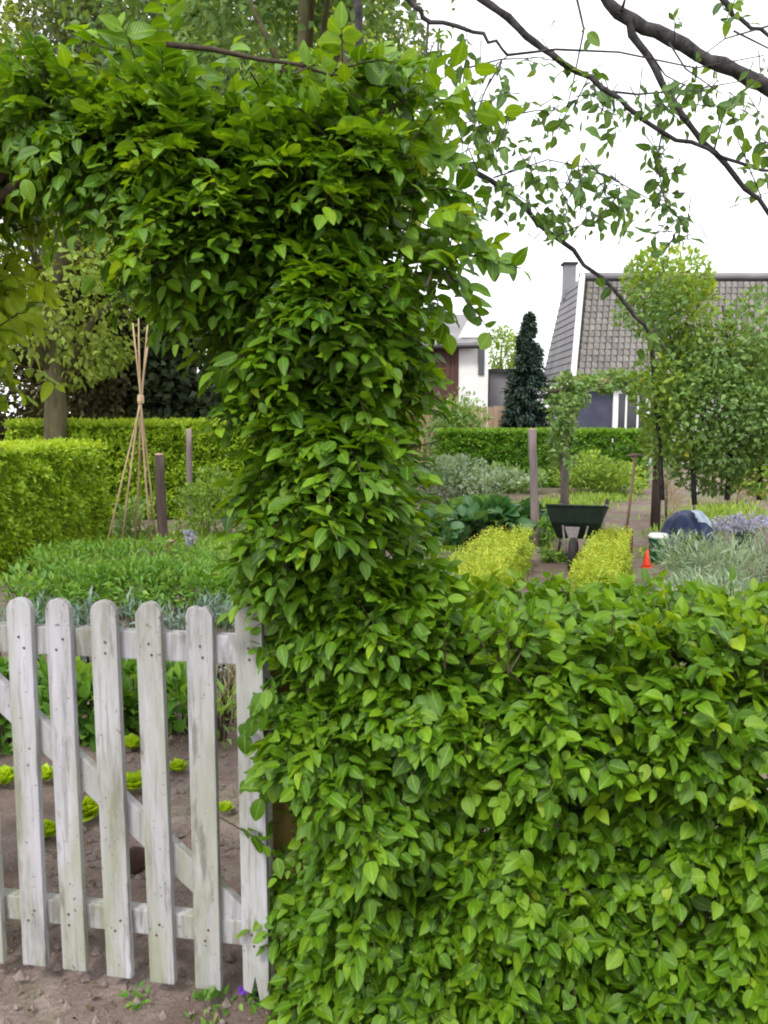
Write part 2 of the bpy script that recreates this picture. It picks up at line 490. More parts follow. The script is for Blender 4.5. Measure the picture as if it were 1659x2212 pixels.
def poly_dist(s, z, poly):
    best = np.full(len(s), 1e9); gs = np.zeros(len(s)); gz = np.zeros(len(s))
    for (x0, y0), (x1, y1) in zip(poly, poly[1:] + poly[:1]):
        dx, dy = x1 - x0, y1 - y0
        t = np.clip(((s - x0) * dx + (z - y0) * dy) / (dx * dx + dy * dy + 1e-12), 0, 1)
        qx, qy = x0 + t * dx - s, y0 + t * dy - z
        dd = np.hypot(qx, qy); k = dd < best
        best[k] = dd[k]; gs[k] = qx[k]; gz[k] = qy[k]
    nn = np.maximum(np.hypot(gs, gz), 1e-6)
    return best, gs / nn, gz / nn


def wall_points(poly, half, n_front, n_back, n_edge, n_in, org, ax, nr, rnd=.2, carve=.08, hole=9.):
    """points and outward directions on a rounded slab: outline poly in (along, up), thickness 2*half along nr"""
    poly = [tuple(q) for q in poly]
    pa = np.array(poly)
    lo, hi = pa.min(0), pa.max(0)

    def area_pts(k):
        s = np.empty(0); z = np.empty(0)
        while len(s) < k:
            a = rng.uniform(lo[0], hi[0], k * 2); c = rng.uniform(lo[1], hi[1], k * 2)
            m_ = inside_poly(a, c, poly)
            s = np.concatenate([s, a[m_]]); z = np.concatenate([z, c[m_]])
        return s[:k], z[:k]
    P_, O_ = [], []
    for k, sg in ((n_front, -1), (n_back, 1)):
        if not k: continue
        s, z = area_pts(k)
        d, gs, gz = poly_dist(s, z, poly)
        q = np.minimum(d / rnd, 1); hh = half * np.sqrt(1 - (1 - q) ** 2)
        P_.append(np.stack([s, z, sg * hh], 1)); O_.append(np.stack([gs * (1 - q) * 1.2, gz * (1 - q) * 1.2, sg * (q * .9 + .15)], 1))
    seg = np.array(poly + poly[:1]); ln = np.hypot(*(seg[1:] - seg[:-1]).T)
    if n_edge:
        i = rng.choice(len(ln), n_edge, p=ln / ln.sum()); t = rng.random(n_edge)[:, None]
        q = seg[i] * (1 - t) + seg[i + 1] * t
        e = seg[i + 1] - seg[i]; nn = np.stack([e[:, 1], -e[:, 0]], 1); nn /= np.linalg.norm(nn, axis=1, keepdims=True)
        tst = q + nn * .01
        flip = inside_poly(tst[:, 0], tst[:, 1], poly); nn[flip] *= -1
        th = rng.uniform(-1, 1, n_edge) * half * .8
        P_.append(np.column_stack([q - nn * .03, th])); O_.append(np.column_stack([nn, th / half * .5]))
    if n_in:
        s, z = area_pts(n_in); th = rng.uniform(-1, 1, n_in) * half * .7
        P_.append(np.column_stack([s, z, th])); O_.append(np.column_stack([rng.normal(0, .5, n_in), rng.normal(0, .3, n_in), rng.normal(-.4, .6, n_in)]))
    p, o = np.concatenate(P_), nrmz(np.concatenate(O_))
    ax, nr, org = (np.array(x, float) for x in (ax, nr, org))
    W_ = org + p[:, :1] * ax + p[:, 1:2] * UP + p[:, 2:] * nr
    Ow = o[:, :1] * ax + o[:, 1:2] * UP + o[:, 2:] * nr
    W_ -= Ow * (rng.uniform(0, .07, (len(W_), 1)) + carve * (vnoise(W_, 5.5) + .25)[:, None])
    keep = vnoise(W_ + 3.7, 4.6) < hole
    keep[n_front:n_front + n_back] = True
    keep[len(keep) - n_in:] = True
    return W_[keep], Ow[keep]


def blob(lv, c, r, N, L, W, clumps=14, tint=.45, upright=.3, spread=.33, shell=.75, sd_t=.17, droop=.0):
    """leaves in clumps through an ellipsoid volume"""
    c, r = np.array(c, float), np.array(r, float)
    cd = nrmz(rng.normal(0, 1, (clumps, 3))); cr_ = rng.uniform(shell - .35, 1, (clumps, 1)) ** .7
    cc = cd * cr_
    k = rng.integers(0, clumps, N)
    q = cc[k] + rng.normal(0, spread, (N, 3)) * rng.uniform(.5, 1.2, (clumps, 1))[k]
    ln = np.linalg.norm(q, axis=1, keepdims=True)
    q = np.where(ln > 1.12, q / ln * 1.12, q)
    o = nrmz(q + 1e-6)
    d = o + rng.normal(0, .7, (N, 3)) + UP * (upright - droop)
    n = o * .5 + UP * .7 + rng.normal(0, .45, (N, 3))
    sz = rng.uniform(.65, 1.3, N)
    lv.add(c + q * r, d, n, L * sz, W * sz, rng.normal(tint, sd_t, N) + rng.normal(0, .1, clumps)[k])
    return lv


def tree_wood(root, h, r, limbs, spread, mat, name='trunk', lean=(0, 0), crown_z=None):
    x, y, z = lean
    mb = MB()
    pts = [(0, 0, -.05), (x * .2 + .02, y * .2, h * .3), (x * .6 - .03, y * .6, h * .65), (x, y, h)]
    mb.tube(pts, [r * 1.15, r, r * .8, r * .35], 10)
    mb.build(name, mat, root, True)
    for k in range(limbs):
        a = random.uniform(0, 6.28); f = random.uniform(.35, .8)
        st = Vector((x * f, y * f, h * f)); e = st + Vector((math.cos(a) * spread, math.sin(a) * spread, h * random.uniform(.15, .35)))
        mid = (st + e) / 2 + Vector((0, 0, .08 * h))
        MB().tube([st, mid, e], [r * .45, r * .3, r * .08], 7).build('limb', mat, root, True)


# ------------------------------------------------------------------ the ground
def ground():
    xs = np.concatenate([[-500, -160, -60, -30, -18], np.linspace(-11, -2.2, 45), np.linspace(-2, 1.2, 90), np.linspace(1.4, 9, 40), [13, 20, 34, 70, 160, 500]])
    ys = np.concatenate([[-300, -60, -12, -3], np.linspace(.2, 1.7, 10), np.linspace(1.8, 5.2, 100), np.linspace(5.3, 14, 60), [16, 19, 24, 30, 40, 70, 150, 350, 700]])
    X, Y = np.meshgrid(xs, ys)
    Z = np.zeros_like(X)
    for i in range(X.shape[0]):
        for j in range(X.shape[1]):
            x, y = X[i, j], Y[i, j]
            if -12 < x < 10 and .5 < y < 15:
                q = Vector((x, y, 0))
                Z[i, j] = .022 * noise.noise(q * 2.3) + .012 * noise.noise(q * 9) + (.008 * noise.noise(q * 24) if y < 6 else 0)
    V = np.stack([X, Y, Z], -1).reshape(-1, 3)
    w = len(xs); f = []
    for i in range(len(ys) - 1):
        for j in range(w - 1):
            f.append((i * w + j, i * w + j + 1, (i + 1) * w + j + 1, (i + 1) * w + j))
    me = bpy.data.meshes.new('ground'); me.from_pydata(V.tolist(), [], f); me.shade_smooth()
    return tag(link('ground', me, M['soil']), 'bare sandy garden soil with patches of weeds', None, None, 'structure')


ground()

# loose crumbs of soil and small stones by the gate and the beds
mb = MB()
for k in range(2600):
    x = random.uniform(-1.35, .1); y = random.uniform(1.75, 5.2); r = random.choice((.003, .004, .005, .006, .006, .008, .012, .018)) * random.uniform(.7, 1.3)
    z = .012
    a = random.random() * 6
    vs = [(x + r * math.cos(a + i * 1.257) * random.uniform(.7, 1.2), y + r * math.sin(a + i * 1.257) * random.uniform(.7, 1.2), z - .5 * r) for i in range(5)]
    mb.add(vs + [(x, y, z + r * random.uniform(.5, .9))], [(i, (i + 1) % 5, 5) for i in range(5)])
o = mb.build('soil_crumbs', rough_mat('soil crumb', (.12, .09, .075), (.27, .225, .2), 30, .95, .4, .004)); tag(o, 'loose crumbs of dry soil and small stones under the gate', None, None, 'stuff')

lv = Leaves(); k_ = 260
lx = rng.uniform(-1.35, .15, k_); ly = rng.uniform(1.75, 3.6, k_)
lv.add(np.stack([lx, ly, rng.uniform(.012, .024, k_)], 1), np.stack([rng.normal(0, 1, k_), rng.normal(0, 1, k_), rng.normal(.1, .15, k_)], 1), UP + rng.normal(0, .35, (k_, 3)), rng.uniform(.012, .04, k_), rng.uniform(.006, .02, k_), rng.uniform(0, 1, k_))
o = link('leaf_litter', leaves_mesh('leaf_litter', lv.cat(), True, .6, .4), leaf_mat('withered leaf', (.05, .03, .016), (.13, .085, .045), (.24, .18, .11), None, .1, .8, .2, False))
tag(o, 'withered leaf scraps and bits of twig on the soil around the gate', None, None, 'stuff')

# ------------------------------------------------------------------ buildings
HOUSE_Y = 28.0


def house_big():
    a = P(1237, 812, 28); b = P(1257, 600, 29.2)
    x0, zE, x1, zT = a.x, a.z, b.x, b.z
    xr = 19.0; yb = 33.4
    root = thing('mansard_house', (x0, 28, 0), 'house with steep grey tiled roof and white corner trim beyond the far hedge', 'house')
    L = lambda x, y, z: (x - x0, y - 28, z)
    W = MB(); W.box(.25, xr - x0, .3, yb - 28.3, 0, zE - .02); W.build('wall', M['brick_paint'], root)
    # roof body under the tiles
    rb = MB()
    p = [L(x0, 28, zE), L(xr, 28, zE), L(xr, yb, zE), L(x0, yb, zE), L(x1, 29.2, zT), L(xr - .6, 29.2, zT), L(xr - .6, 32.2, zT), L(x1, 32.2, zT), L(x1 + 1.3, 30.7, zT + .42), L(xr - 1.9, 30.7, zT + .42)]
    rb.add(p, [(3, 2, 1, 0), (0, 1, 5, 4), (1, 2, 6, 5), (2, 3, 7, 6), (3, 0, 4, 7), (4, 5, 9, 8), (5, 6, 9), (6, 7, 8, 9), (7, 4, 8)])
    roof = rb.build('roof', M['roof_under'], root)
    # tiles: one mesh shared by all, slightly uneven
    up = Vector((0, 1.2, zT - zE)); sl = up.length; up.normalize()
    nr = Vector((0, -(zT - zE), 1.2)).normalized()
    cw, rh = .205, .225
    t = MB(); t.add([(-.44 * cw, -.0, .0), (-.12 * cw, -.0, .040), (.2 * cw, -.0, .030), (.42 * cw, -.0, .012), (-.44 * cw, rh, -.022), (-.12 * cw, rh, .016), (.2 * cw, rh, .006), (.42 * cw, rh, -.008),
                     (-.44 * cw, -.0, -.03), (-.12 * cw, -.0, -.03), (.2 * cw, -.0, -.03), (.42 * cw, -.0, -.03)],
                    [(0, 1, 5, 4), (1, 2, 6, 5), (2, 3, 7, 6), (8, 9, 1, 0), (9, 10, 2, 1), (10, 11, 3, 2), (11, 10, 9, 8)])
    proto = t.build('tile', M['roof_tile'], roof)
    rest = MB(); cnt = 0
    rows = int(sl / rh)
    first = True
    for j in range(rows):
        for i in range(56):
            fx = i * cw + .3 + j * (x1 - x0) / rows
            if fx > xr - x0 - .5: continue
            pos = Vector((fx, 0, zE)) + up * (j * rh + .04) + nr * (.03 + random.uniform(0, .012))
            mt = Matrix((Vector((1, 0, 0)), up, nr)).transposed().to_4x4(); mt.translation = pos
            mt = mt @ Matrix.Rotation(random.uniform(-.02, .02), 4, 'Z')
            vis = fx < 1.8 or (fx > 3.4 and j > 7 and fx < 6.7)
            if vis and cnt < 300:
                o = proto if first else proto.copy()
                if not first: COL.objects.link(o)
                first = False; cnt += 1
                o.parent = roof; o.matrix_basis = mt
            else:
                rest.add([mt @ Vector(q) for q in t.v], t.f)
    r = rest.build('tiling', M['roof_tile'], roof); r['kind'] = 'stuff'
    # left hip: slates as courses of flat plates
    hp = MB()
    A0, B0, A1, B1 = Vector(p[3]), Vector(p[0]), Vector(p[7]), Vector(p[4])
    for j in range(14):
        f0, f1 = j / 14, (j + 1) / 14
        for i in range(14):
            g0, g1 = (i + .03) / 14, (i + .97) / 14
            c = [A0.lerp(A1, f0).lerp(B0.lerp(B1, f0), g0), A0.lerp(A1, f0).lerp(B0.lerp(B1, f0), g1), A0.lerp(A1, f1).lerp(B0.lerp(B1, f1), g1), A0.lerp(A1, f1).lerp(B0.lerp(B1, f1), g0)]
            o_ = Vector((-1, 0, .15)).normalized()
            hp.add([c[0] + o_ * .035, c[1] + o_ * .035, c[2] + o_ * .008, c[3] + o_ * .008, c[0], c[1]], [(0, 1, 2, 3), (0, 4, 5, 1)])
    q = hp.build('hip_slates', M['slate'], roof); q['kind'] = 'stuff'
    # white trim down the corner, eave board, ridge cap
    MB().tube([Vector(p[0]) + Vector((0, -.06, -.08)), Vector(p[4]) + Vector((0, -.06, .1))], .1, 6).build('corner_trim', M['white_paint'], root)
    MB().box(-.1, xr - x0, -.16, -.03, zE - .28, zE + .0).build('eave_board', M['eave_moss'], root)
    MB().tube([L(x1 - .1, 29.2, zT + .05), L(xr - .6, 29.2, zT + .05)], .13, 8).build('ridge_cap', M['slate'], root, True)
    ch = MB(); c = P(1229, 588, 31.5); ch.box(c.x - x0 - .2, c.x - x0 + .22, 3.3, 3.7, zT - .4, c.z + .25); ch.build('chimney', M['slate'], root)
    MB().box(c.x - x0 - .26, c.x - x0 + .28, 3.24, 3.76, c.z + .25, c.z + .33).build('chimney_cap', M['roof_under'], root)
    # ground floor: wide dark door, white window frames with panes
    d0, d1 = P(1247, 845, 28.2), P(1326, 960, 28.2)
    MB().box(d0.x - x0, d1.x - x0, .2, .29, .0, d0.z).build('door', M['door_blue'], root)
    fr = P(1330, 842, 28.1); fl_ = P(1402, 842, 28.1)
    wx0, wx1, wz1, wz0 = fr.x - x0 - .06, fl_.x - x0 + .06, fr.z, .95
    wf = MB(); wf.box(wx0, wx0 + .17, .12, .27, 0, wz1); wf.box(wx1 - .15, wx1, .12, .27, 0, wz1); wf.box(wx0 + .17, wx1 - .15, .12, .27, wz1 - .12, wz1); wf.box(wx0 + .17, wx1 - .15, .12, .27, wz0 - .12, wz0)
    for q_ in (.36, .68): wf.box(wx0 + (wx1 - wx0) * q_ - .03, wx0 + (wx1 - wx0) * q_ + .03, .14, .26, wz0, wz1 - .12)
    win = wf.build('window', M['white_paint'], root)
    for a_, b_ in ((.0, .36), (.36, .68), (.68, 1.)):
        MB().box(wx0 + (wx1 - wx0) * a_ + .03, wx0 + (wx1 - wx0) * b_ - .03, .2, .215, wz0 + .005, wz1 - .125).build('pane', M['glass'], win)
    # a small white lean-to on the left side
    s = P(1188, 870, 29.5)
    MB().box(s.x - x0 - .05, s.x - x0 + .12, .9, 1.05, 0, 2.35).build('porch_post', M['white_paint'], root)
    MB().add([(-1.1, .6, 2.4), (.2, .6, 2.95), (.2, 4, 2.95), (-1.1, 4, 2.4), (-1.1, .6, 2.28), (.2, .6, 2.83), (.2, 4, 2.83), (-1.1, 4, 2.28)], [(0, 1, 2, 3), (7, 6, 5, 4), (0, 4, 5, 1), (3, 2, 6, 7), (0, 3, 7, 4)]).build('porch_roof', M['slate'], root)
    MB().add([(-1.12, .54, 2.2), (.22, .54, 2.8), (.22, .54, 2.98), (-1.12, .54, 2.42), (-1.12, .59, 2.2), (.22, .59, 2.8), (.22, .59, 2.98), (-1.12, .59, 2.42)], [(0, 1, 2, 3), (7, 6, 5, 4), (0, 4, 5, 1), (3, 2, 6, 7), (0, 3, 7, 4)]).build('porch_trim', M['white_paint'], root)


house_big()


def house_small():
    a, b, c = P(940, 745, 31), P(990, 745, 31), P(1056, 700, 31)
    x0, xm, x1 = a.x - 1.2, b.x, c.x
    root = thing('white_gabled_house', (xm, 31, 0), 'white rendered house end with slate roof and brown boarded side, left of the dark spruce', 'house')
    zt = P(990, 728, 31).z; zr = P(1000, 676, 32).z
    MB().box(0, x1 - xm, 0, 5, 0, zt - .02).build('wall', M['render'], root)
    g = MB(); g.add([(0, 0, zt - .02), (x1 - xm, 0, zt - .3), ((x1 - xm) * .62, 0, zr + .1), (0, 5, zt - .02), (x1 - xm, 5, zt - .3), ((x1 - xm) * .62, 5, zr + .1)], [(0, 1, 2), (5, 4, 3), (0, 3, 4, 1), (1, 4, 5, 2), (2, 5, 3, 0)]); g.build('gable', M['render'], root)
    bw = MB()
    k = 0; w = .16
    while x0 + k * w < xm - .02:
        MB().box(x0 + k * w - xm, x0 + k * w + w * .93 - xm, -.03 + .006 * (k % 2), .03, 0, zt - .25).build('board', M['brown_board'], root); k += 1
    MB().box(x0 - xm, -.02, .032, 5, 0, zt - .26).build('side_wall', M['brown_board'], root)
    r = MB(); xa, xb = x0 - xm - .2, P(1031, 690, 31).x - xm
    r.add([(xa, -.35, zt - .3), (xb, -.35, zt - .22), (xb, 2.2, zr + .1), (xa, 2.2, zr + .1), (xb, 5.2, zt - .2), (xa, 5.2, zt - .2), (xa, -.35, zt - .42), (xb, -.35, zt - .36)], [(0, 1, 2, 3), (3, 2, 4, 5), (0, 6, 7, 1)])
    r.build('roof', M['slate'], root)
    MB().tube([(xa, -.4, zt - .42), (xb + .1, -.4, zt - .38)], .07, 6).build('gutter', M['roof_under'], root)
    wq = P(1040, 750, 30.9); MB().box(wq.x - xm - .1, wq.x - xm + .12, -.05, -.004, wq.z - 1.0, wq.z).build('window', M['glass'], root)
    MB().box(0, x1 - xm, -.06, -.003, 0, .5).build('plinth', M['fence_board'], root)


house_small()
# low grey shed between the houses
a, b = P(1058, 800, 33), P(1150, 800, 33)
t_ = thing('grey_shed', (a.x, 33, 0), 'low grey shed with flat roof between white house and spruce', 'shed')
MB().box(0, b.x - a.x, 0, 3, 0, a.z - .1).build('wall', M['slate'], t_); MB().box(-.1, b.x - a.x + .1, -.15, 3.1, a.z - .1, a.z + .05).build('roof', M['roof_under'], t_)

# boarded garden fence behind the far hedge
t_ = thing('board_fence', (P(905, 930, 22).x, 22, 0), 'tan upright board fence seen between far hedge and white house', 'fence')
fx1 = P(1095, 930, 22).x - t_.location.x
k = 0
while k * .15 < fx1:
    z = 1.9 + random.uniform(-.03, .03)
    MB().box(k * .15, k * .15 + .135, -.012, .012, .03, z).build('board', M['fence_board'], t_); k += 1
MB().box(-.02, fx1 + .1, .013, .06, .5, .6).build('rail', M['fence_board'], t_)
MB().box(-.02, fx1 + .1, .013, .06, 1.5, 1.6).build('rail', M['fence_board'], t_)

# ------------------------------------------------------------------ trees behind the garden
def leafy_tree(name, u, Y, top, r, mat, label, N=7000, L=.15, tint=.45, trunk_r=.16, rz_=None, cz=None, clumps=34, trunk_mat='bark', group='trees beyond the garden', low_=True, spread=.24, dx=0):
    x = P(u, 900, Y).x
    root = thing(name, (x, Y, 0), label, 'tree', group)
    rz_ = rz_ or r * 1.1
    cz = cz or top - rz_
    tree_wood(root, cz + rz_ * .4, trunk_r, 5, r * .7, M[trunk_mat], lean=(random.uniform(-.3, .3), 0, 0))
    lv = Leaves(); blob(lv, (x + dx, Y, cz), (r, r, rz_), N, L, L * .62, clumps, tint, .1, spread, .8)
    foliage(root, lv.cat(), M[mat], 0, True, 'crown')
    return root


leafy_tree('broadleaf_tree', 108, 13.0, 6.2, 1.75, 'tree_olive', 'olive green tree whose mossy trunk rises behind the left lime hedge', 9000, .12, .55, .17, 1.8, 4.1, 30, spread=.17)
leafy_tree('broadleaf_tree', -250, 17, 10.5, 3.4, 'tree_olive', 'tall olive tree at the far left, mostly outside the picture', 14000, .18)
leafy_tree('broadleaf_tree', 130, 22, 13.0, 3.6, 'tree_grey', 'tall grey green tree above the left end of the leafy arch', 19000, .17, .5, .2, 4.2, 9.0)
leafy_tree('broadleaf_tree', 400, 20, 12.5, 3.2, 'tree_grey', 'tall grey green tree above the middle of the leafy arch', 19000, .16, .35, .2, 4.2, 8.6)
leafy_tree('broadleaf_tree', 660, 21, 12.8, 2.7, 'tree_grey', 'tall grey green tree whose crown edge meets the open sky above the arch', 15000, .16, .45, .2, 3.8, 9.2)
leafy_tree('broadleaf_tree', 740, 13, 7.4, 1.35, 'tree_olive', 'slim light green tree showing over the right shoulder of the arch', 8000, .11, .55, .09, 1.7, 5.8)
leafy_tree('broadleaf_tree', 690, 8.0, 7.2, 1.65, 'rose', 'loose mid green tree standing close behind the arch, over its top', 15000, .085, .35, .08, 1.6, 5.55, 46, spread=.17, dx=-.6)
leafy_tree('dark_evergreen', 200, 16.5, 4.7, 1.25, 'tree_brown', 'brownish dark conifer standing behind the bamboo tepee, left side', 16000, .15, .4, .14, 2.3, 2.5, 24, group='dark conifers behind the lime hedge')
leafy_tree('dark_evergreen', 5, 18, 3.9, 1.3, 'tree_brown', 'low brownish conifer in shade left of the mossy trunk', 9000, .15, .4, .14, 1.9, 1.95, 24, group='dark conifers behind the lime hedge')
leafy_tree('dark_evergreen', 410, 17.5, 5.2, 1.7, 'tree_dark', 'dark green evergreen standing behind the bamboo tepee, right side', 20000, .2, .5, .14, 2.6, 2.4, 30, group='dark conifers behind the lime hedge')
leafy_tree('dark_evergreen', 640, 18, 5.4, 1.6, 'tree_dark', 'dark evergreen hidden by the hedge pillar', 9000, .16, .4, .14, 2.7, 2.7, 24, group='dark conifers behind the lime hedge')
leafy_tree('broadleaf_tree', 1078, 38, 5.6, 1.1, 'bright_shrub', 'small rounded light green tree far off between the two houses', 2500, .14, .5, .12, 1.1, 4.4)


# the dark blue spruce on the lawn edge
def spruce():
    b = P(1138, 925, 22); top = P(1140, 688, 22).z
    root = thing('blue_spruce', (b.x, 22, 0), 'narrow dark blue spruce tapering to a point beside the house', 'tree')
    MB().tube([(0, 0, -.05), (0, 0, top * .6), (0, 0, top)], [.09, .05, .01], 8).build('trunk', M['bark_dark'], root, True)
    lv = Leaves()
    for k in range(20):
        f = k / 19; z = .9 + (top - 1.0) * f; rad = .74 * (1 - f) ** .8 + .05
        nb = int(14 - 5 * f)
        for j in range(nb):
            a = random.uniform(0, 6.28); m_ = 120
            t = rng.uniform(.1, 1, m_); rr = rad * random.uniform(.6, 1.2)
            p_ = np.stack([b.x + np.cos(a) * rr * t, 22 + np.sin(a) * rr * t, z + .1 - .16 * t * rad + rng.normal(0, .035, m_)], 1) + rng.normal(0, .03, (m_, 3))
            d_ = np.array([math.cos(a), math.sin(a), -.05]) + rng.normal(0, .6, (m_, 3))
            lv.add(p_, d_, UP + rng.normal(0, .4, (m_, 3)), rng.uniform(.09, .17, m_), .05, rng.normal(.4, .2, m_))
    foliage(root, lv.cat(), M['spruce'], 0, True, 'crown')


spruce()

# ------------------------------------------------------------------ clipped hedges in the garden
def box_hedge(name, A, B, thick, z0, h, mat, label, n, L=.045, W=.026, n_leaf=0, group=None, wob=.05, tl=(.03, .1), nl=5, tint=.45, topyoung=.15, rnd=.12):
    A, B = Vector((A[0], A[1], 0)), Vector((B[0], B[1], 0))
    ln = (B - A).length; ax = (B - A).normalized(); nr = Vector((-ax.y, ax.x, 0))
    if nr.y < 0: nr = -nr
    c = (A + B) / 2
    root = thing(name, (c.x, c.y, 0), label, 'hedge', group)
    poly = [(0, z0)]
    m_ = max(4, int(ln / .35))
    poly += [(ln, z0)] + [(ln * (1 - i / m_), h + random.uniform(-wob, wob)) for i in range(m_ + 1)]
    area = ln * h
    pts, out = wall_points(poly, thick / 2, int(n * .5), int(n * .2), int(n * .3), int(n * .25), A + nr * (thick / 2), ax, nr, rnd, .13)
    lv = Leaves()
    sprays(lv, None, pts, out, tl, nl, L, W, .25, .1, (.5, .7), tint, .2)
    # top shoots
    k = n // 5
    s = rng.uniform(0, ln, k); th = rng.uniform(0, thick, k)
    tp = np.array(A) + s[:, None] * np.array(ax) + th[:, None] * np.array(nr) + UP * (h - .03)
    sprays(lv, None, tp, np.tile(UP, (k, 1)), tl, nl, L, W, .5, .0, (.4, .3), tint + topyoung, .25)
    st = MB()
    for i in range(int(ln / .3)):
        q = ax * (i * .3 + .15 - ln / 2)
        st.tube([(q.x, q.y, -.02), (q.x + random.uniform(-.05, .05), q.y, h * .5), (q.x + random.uniform(-.1, .1), q.y, h * .85)], [.018, .013, .006], 5)
    o = st.build('stems', M['twig'], root); o['kind'] = 'stuff'
    for v_ in o.data.vertices: v_.co += Vector(nr) * (thick * .5)
    foliage(root, lv.cat(), M[mat], n_leaf, True)
    return root


box_hedge('lime_hedge', (-4.5, 5.6), (-3.32, 10.1), .8, 0, 1.27, 'lime', 'near lime green clipped hedge along the left side of the beds', 11000, .06, .04, 200)
box_hedge('lime_hedge', (-5.9, 13.0), (-1.2, 13.3), .8, 0, 1.5, 'lime', 'farther yellow green hedge crossing behind the bamboo tepee', 11000, .07, .045)
box_hedge('clipped_hedge', (1.3, 19.2), (6.1, 19.2), .7, 0, 1.27, 'far_hedge', 'low bright green clipped hedge in front of the houses', 11000, .07, .045)
# golden dwarf hedges beside the barrow path
box_hedge('golden_dwarf_hedge', (.84, 6.3), (1.68, 9.1), .5, 0, .38, 'golden', 'golden yellow dwarf hedge left of the wheelbarrow', 2600, .03, .02, 120, 'golden dwarf hedges along the barrow path', .07, (.03, .1), rnd=.24)
box_hedge('golden_dwarf_hedge', (1.80, 6.3), (2.74, 9.1), .4, 0, .38, 'golden', 'golden yellow dwarf hedge right of the wheelbarrow', 2600, .03, .02, 120, 'golden dwarf hedges along the barrow path', .07, (.03, .1), rnd=.24)


# ------------------------------------------------------------------ plants of the beds
def plant(name, x, y, r, h, mat, label, cat='plant', N=500, L=.06, W=.022, tint=.45, group=None, n_leaf=0, clumps=12, upright=.7, stems=8, low=True):
    root = thing(name, (x, y, 0), label, cat, group)
    lv = Leaves(); blob(lv, (x, y, h * .52), (r, r, h * .5), N, L, W, clumps, tint, upright, .3, .75)
    a = lv.cat(); a[0][:, 2] = np.maximum(a[0][:, 2], .01)
    foliage(root, a, M[mat], n_leaf, low)
    if stems:
        mb = MB()
        for k in range(stems):
            w = random.uniform(0, 6.28); q = r * random.uniform(.2, .8)
            mb.tube([(0.3 * q * math.cos(w), .3 * q * math.sin(w), -.01), (q * .7 * math.cos(w), q * .7 * math.sin(w), h * .45), (q * math.cos(w), q * math.sin(w), h * .85)], [.005, .004, .002], 4)
        o = mb.build('stems', M['twig'], root); o['kind'] = 'stuff'
    return root


def g_at(u, v):
    """where the line of sight through (u, v) meets the ground"""
    y = (1106 - v) / FPX
    k = (-math.sin(PITCH) + y * math.cos(PITCH)) / (math.cos(PITCH) + y * math.sin(PITCH))
    Y = -EYE / k
    return P(u, v, Y)


G1 = 'fresh green herbs in the bed behind the gate'
herbs = [(90, 1345, 'leftmost'), (165, 1330, 'second from the left'), (245, 1322, 'third from the left'), (325, 1330, 'middle one'), (405, 1335, 'third from the hedge pillar'), (485, 1340, 'second from the hedge pillar'), (560, 1345, 'next to the hedge pillar')]
for u, v, w in herbs:
    q = g_at(u, v); plant('green_herb', q.x, q.y, .34, .42, 'herb', 'fresh green herb in the front row behind the gate, ' + w, 'plant', 900, .07, .026, .45, G1, 25, 14)
herbs2 = [(150, 1275, 'leftmost'), (230, 1262, 'below the left foot of the bamboo tepee'), (330, 1258, 'below the dark short post'), (420, 1255, 'below the lilac flower'), (500, 1262, 'beside the hedge pillar')]
for u, v, w in herbs2:
    q = g_at(u, v); plant('green_herb', q.x, q.y, .42, .4, 'herb', 'feathery green herb in the back row, ' + w, 'plant', 1000, .07, .022, .55, 'feathery green herbs in the back row', 0, 14)
G2 = 'blue grey plants right behind the gate'
for u, v, w in ((20, 1450, 'at the left edge'), (110, 1445, 'behind the first gap of the gate'), (205, 1440, 'behind the second gap of the gate'), (300, 1440, 'behind the third gap of the gate'), (385, 1445, 'behind the fourth gap of the gate'), (470, 1448, 'behind the gap next to the pillar')):
    q = g_at(u, v + 45); plant('blue_grey_plant', q.x, q.y, .22, .5, 'bluegrey', 'blue grey leaved plant ' + w, 'plant', 620, .075, .016, .5, G2, 15, 12)
G3 = 'broad green leafy plants behind the gate'
for u, v, w in ((15, 1600, 'at the left edge'), (85, 1580, 'behind the first gap of the gate'), (170, 1595, 'behind the second gap of the gate'), (285, 1560, 'behind the third gap of the gate'), (390, 1575, 'behind the fourth gap of the gate')):
    q = g_at(u, v + 12); plant('leafy_green_plant', q.x, q.y, .17, .34, 'herb', 'broad leaved green plant ' + w, 'plant', 260, .09, .045, .4, G3, 40, 10, .9, low=False)
q = g_at(490, 1560); plant('straw_plant', q.x, q.y, .16, .36, 'straw', 'dry straw coloured plant tuft beside the last picket', 'plant', 240, .12, .012, .4, None, 10, 8, 1.2)
q = g_at(480, 1600); plant('small_seedling', q.x, q.y, .13, .24, 'herb', 'yellowish seedling clump low beside the last picket', 'plant', 160, .07, .02, .85, None, 10, 8, 1.0)


def lettuce(x, y, r, label):
    root = thing('lettuce', (x, y, 0), label, 'lettuce', 'young lettuces planted in the soil behind the gate')
    n_ = 17
    for k in range(n_):
        f = k / n_; a = k * 2.4; el = .25 + 1.15 * f
        d = np.array([[math.cos(a) * math.cos(el), math.sin(a) * math.cos(el), math.sin(el)]])
        nn = np.array([[-math.cos(a) * math.sin(el), -math.sin(a) * math.sin(el), math.cos(el)]])
        lf = [np.array([[0, 0, .012 + .01 * f]]), d, nn, np.array([r * (1.15 - .35 * f)]), np.array([r * (1.25 - .4 * f)]), np.clip(rng.normal(.5 + .2 * f, .12, 1), 0, 1)]
        link('leaf', leaves_mesh('leaf', lf, False, .3, -.25), M['lettuce'], root)


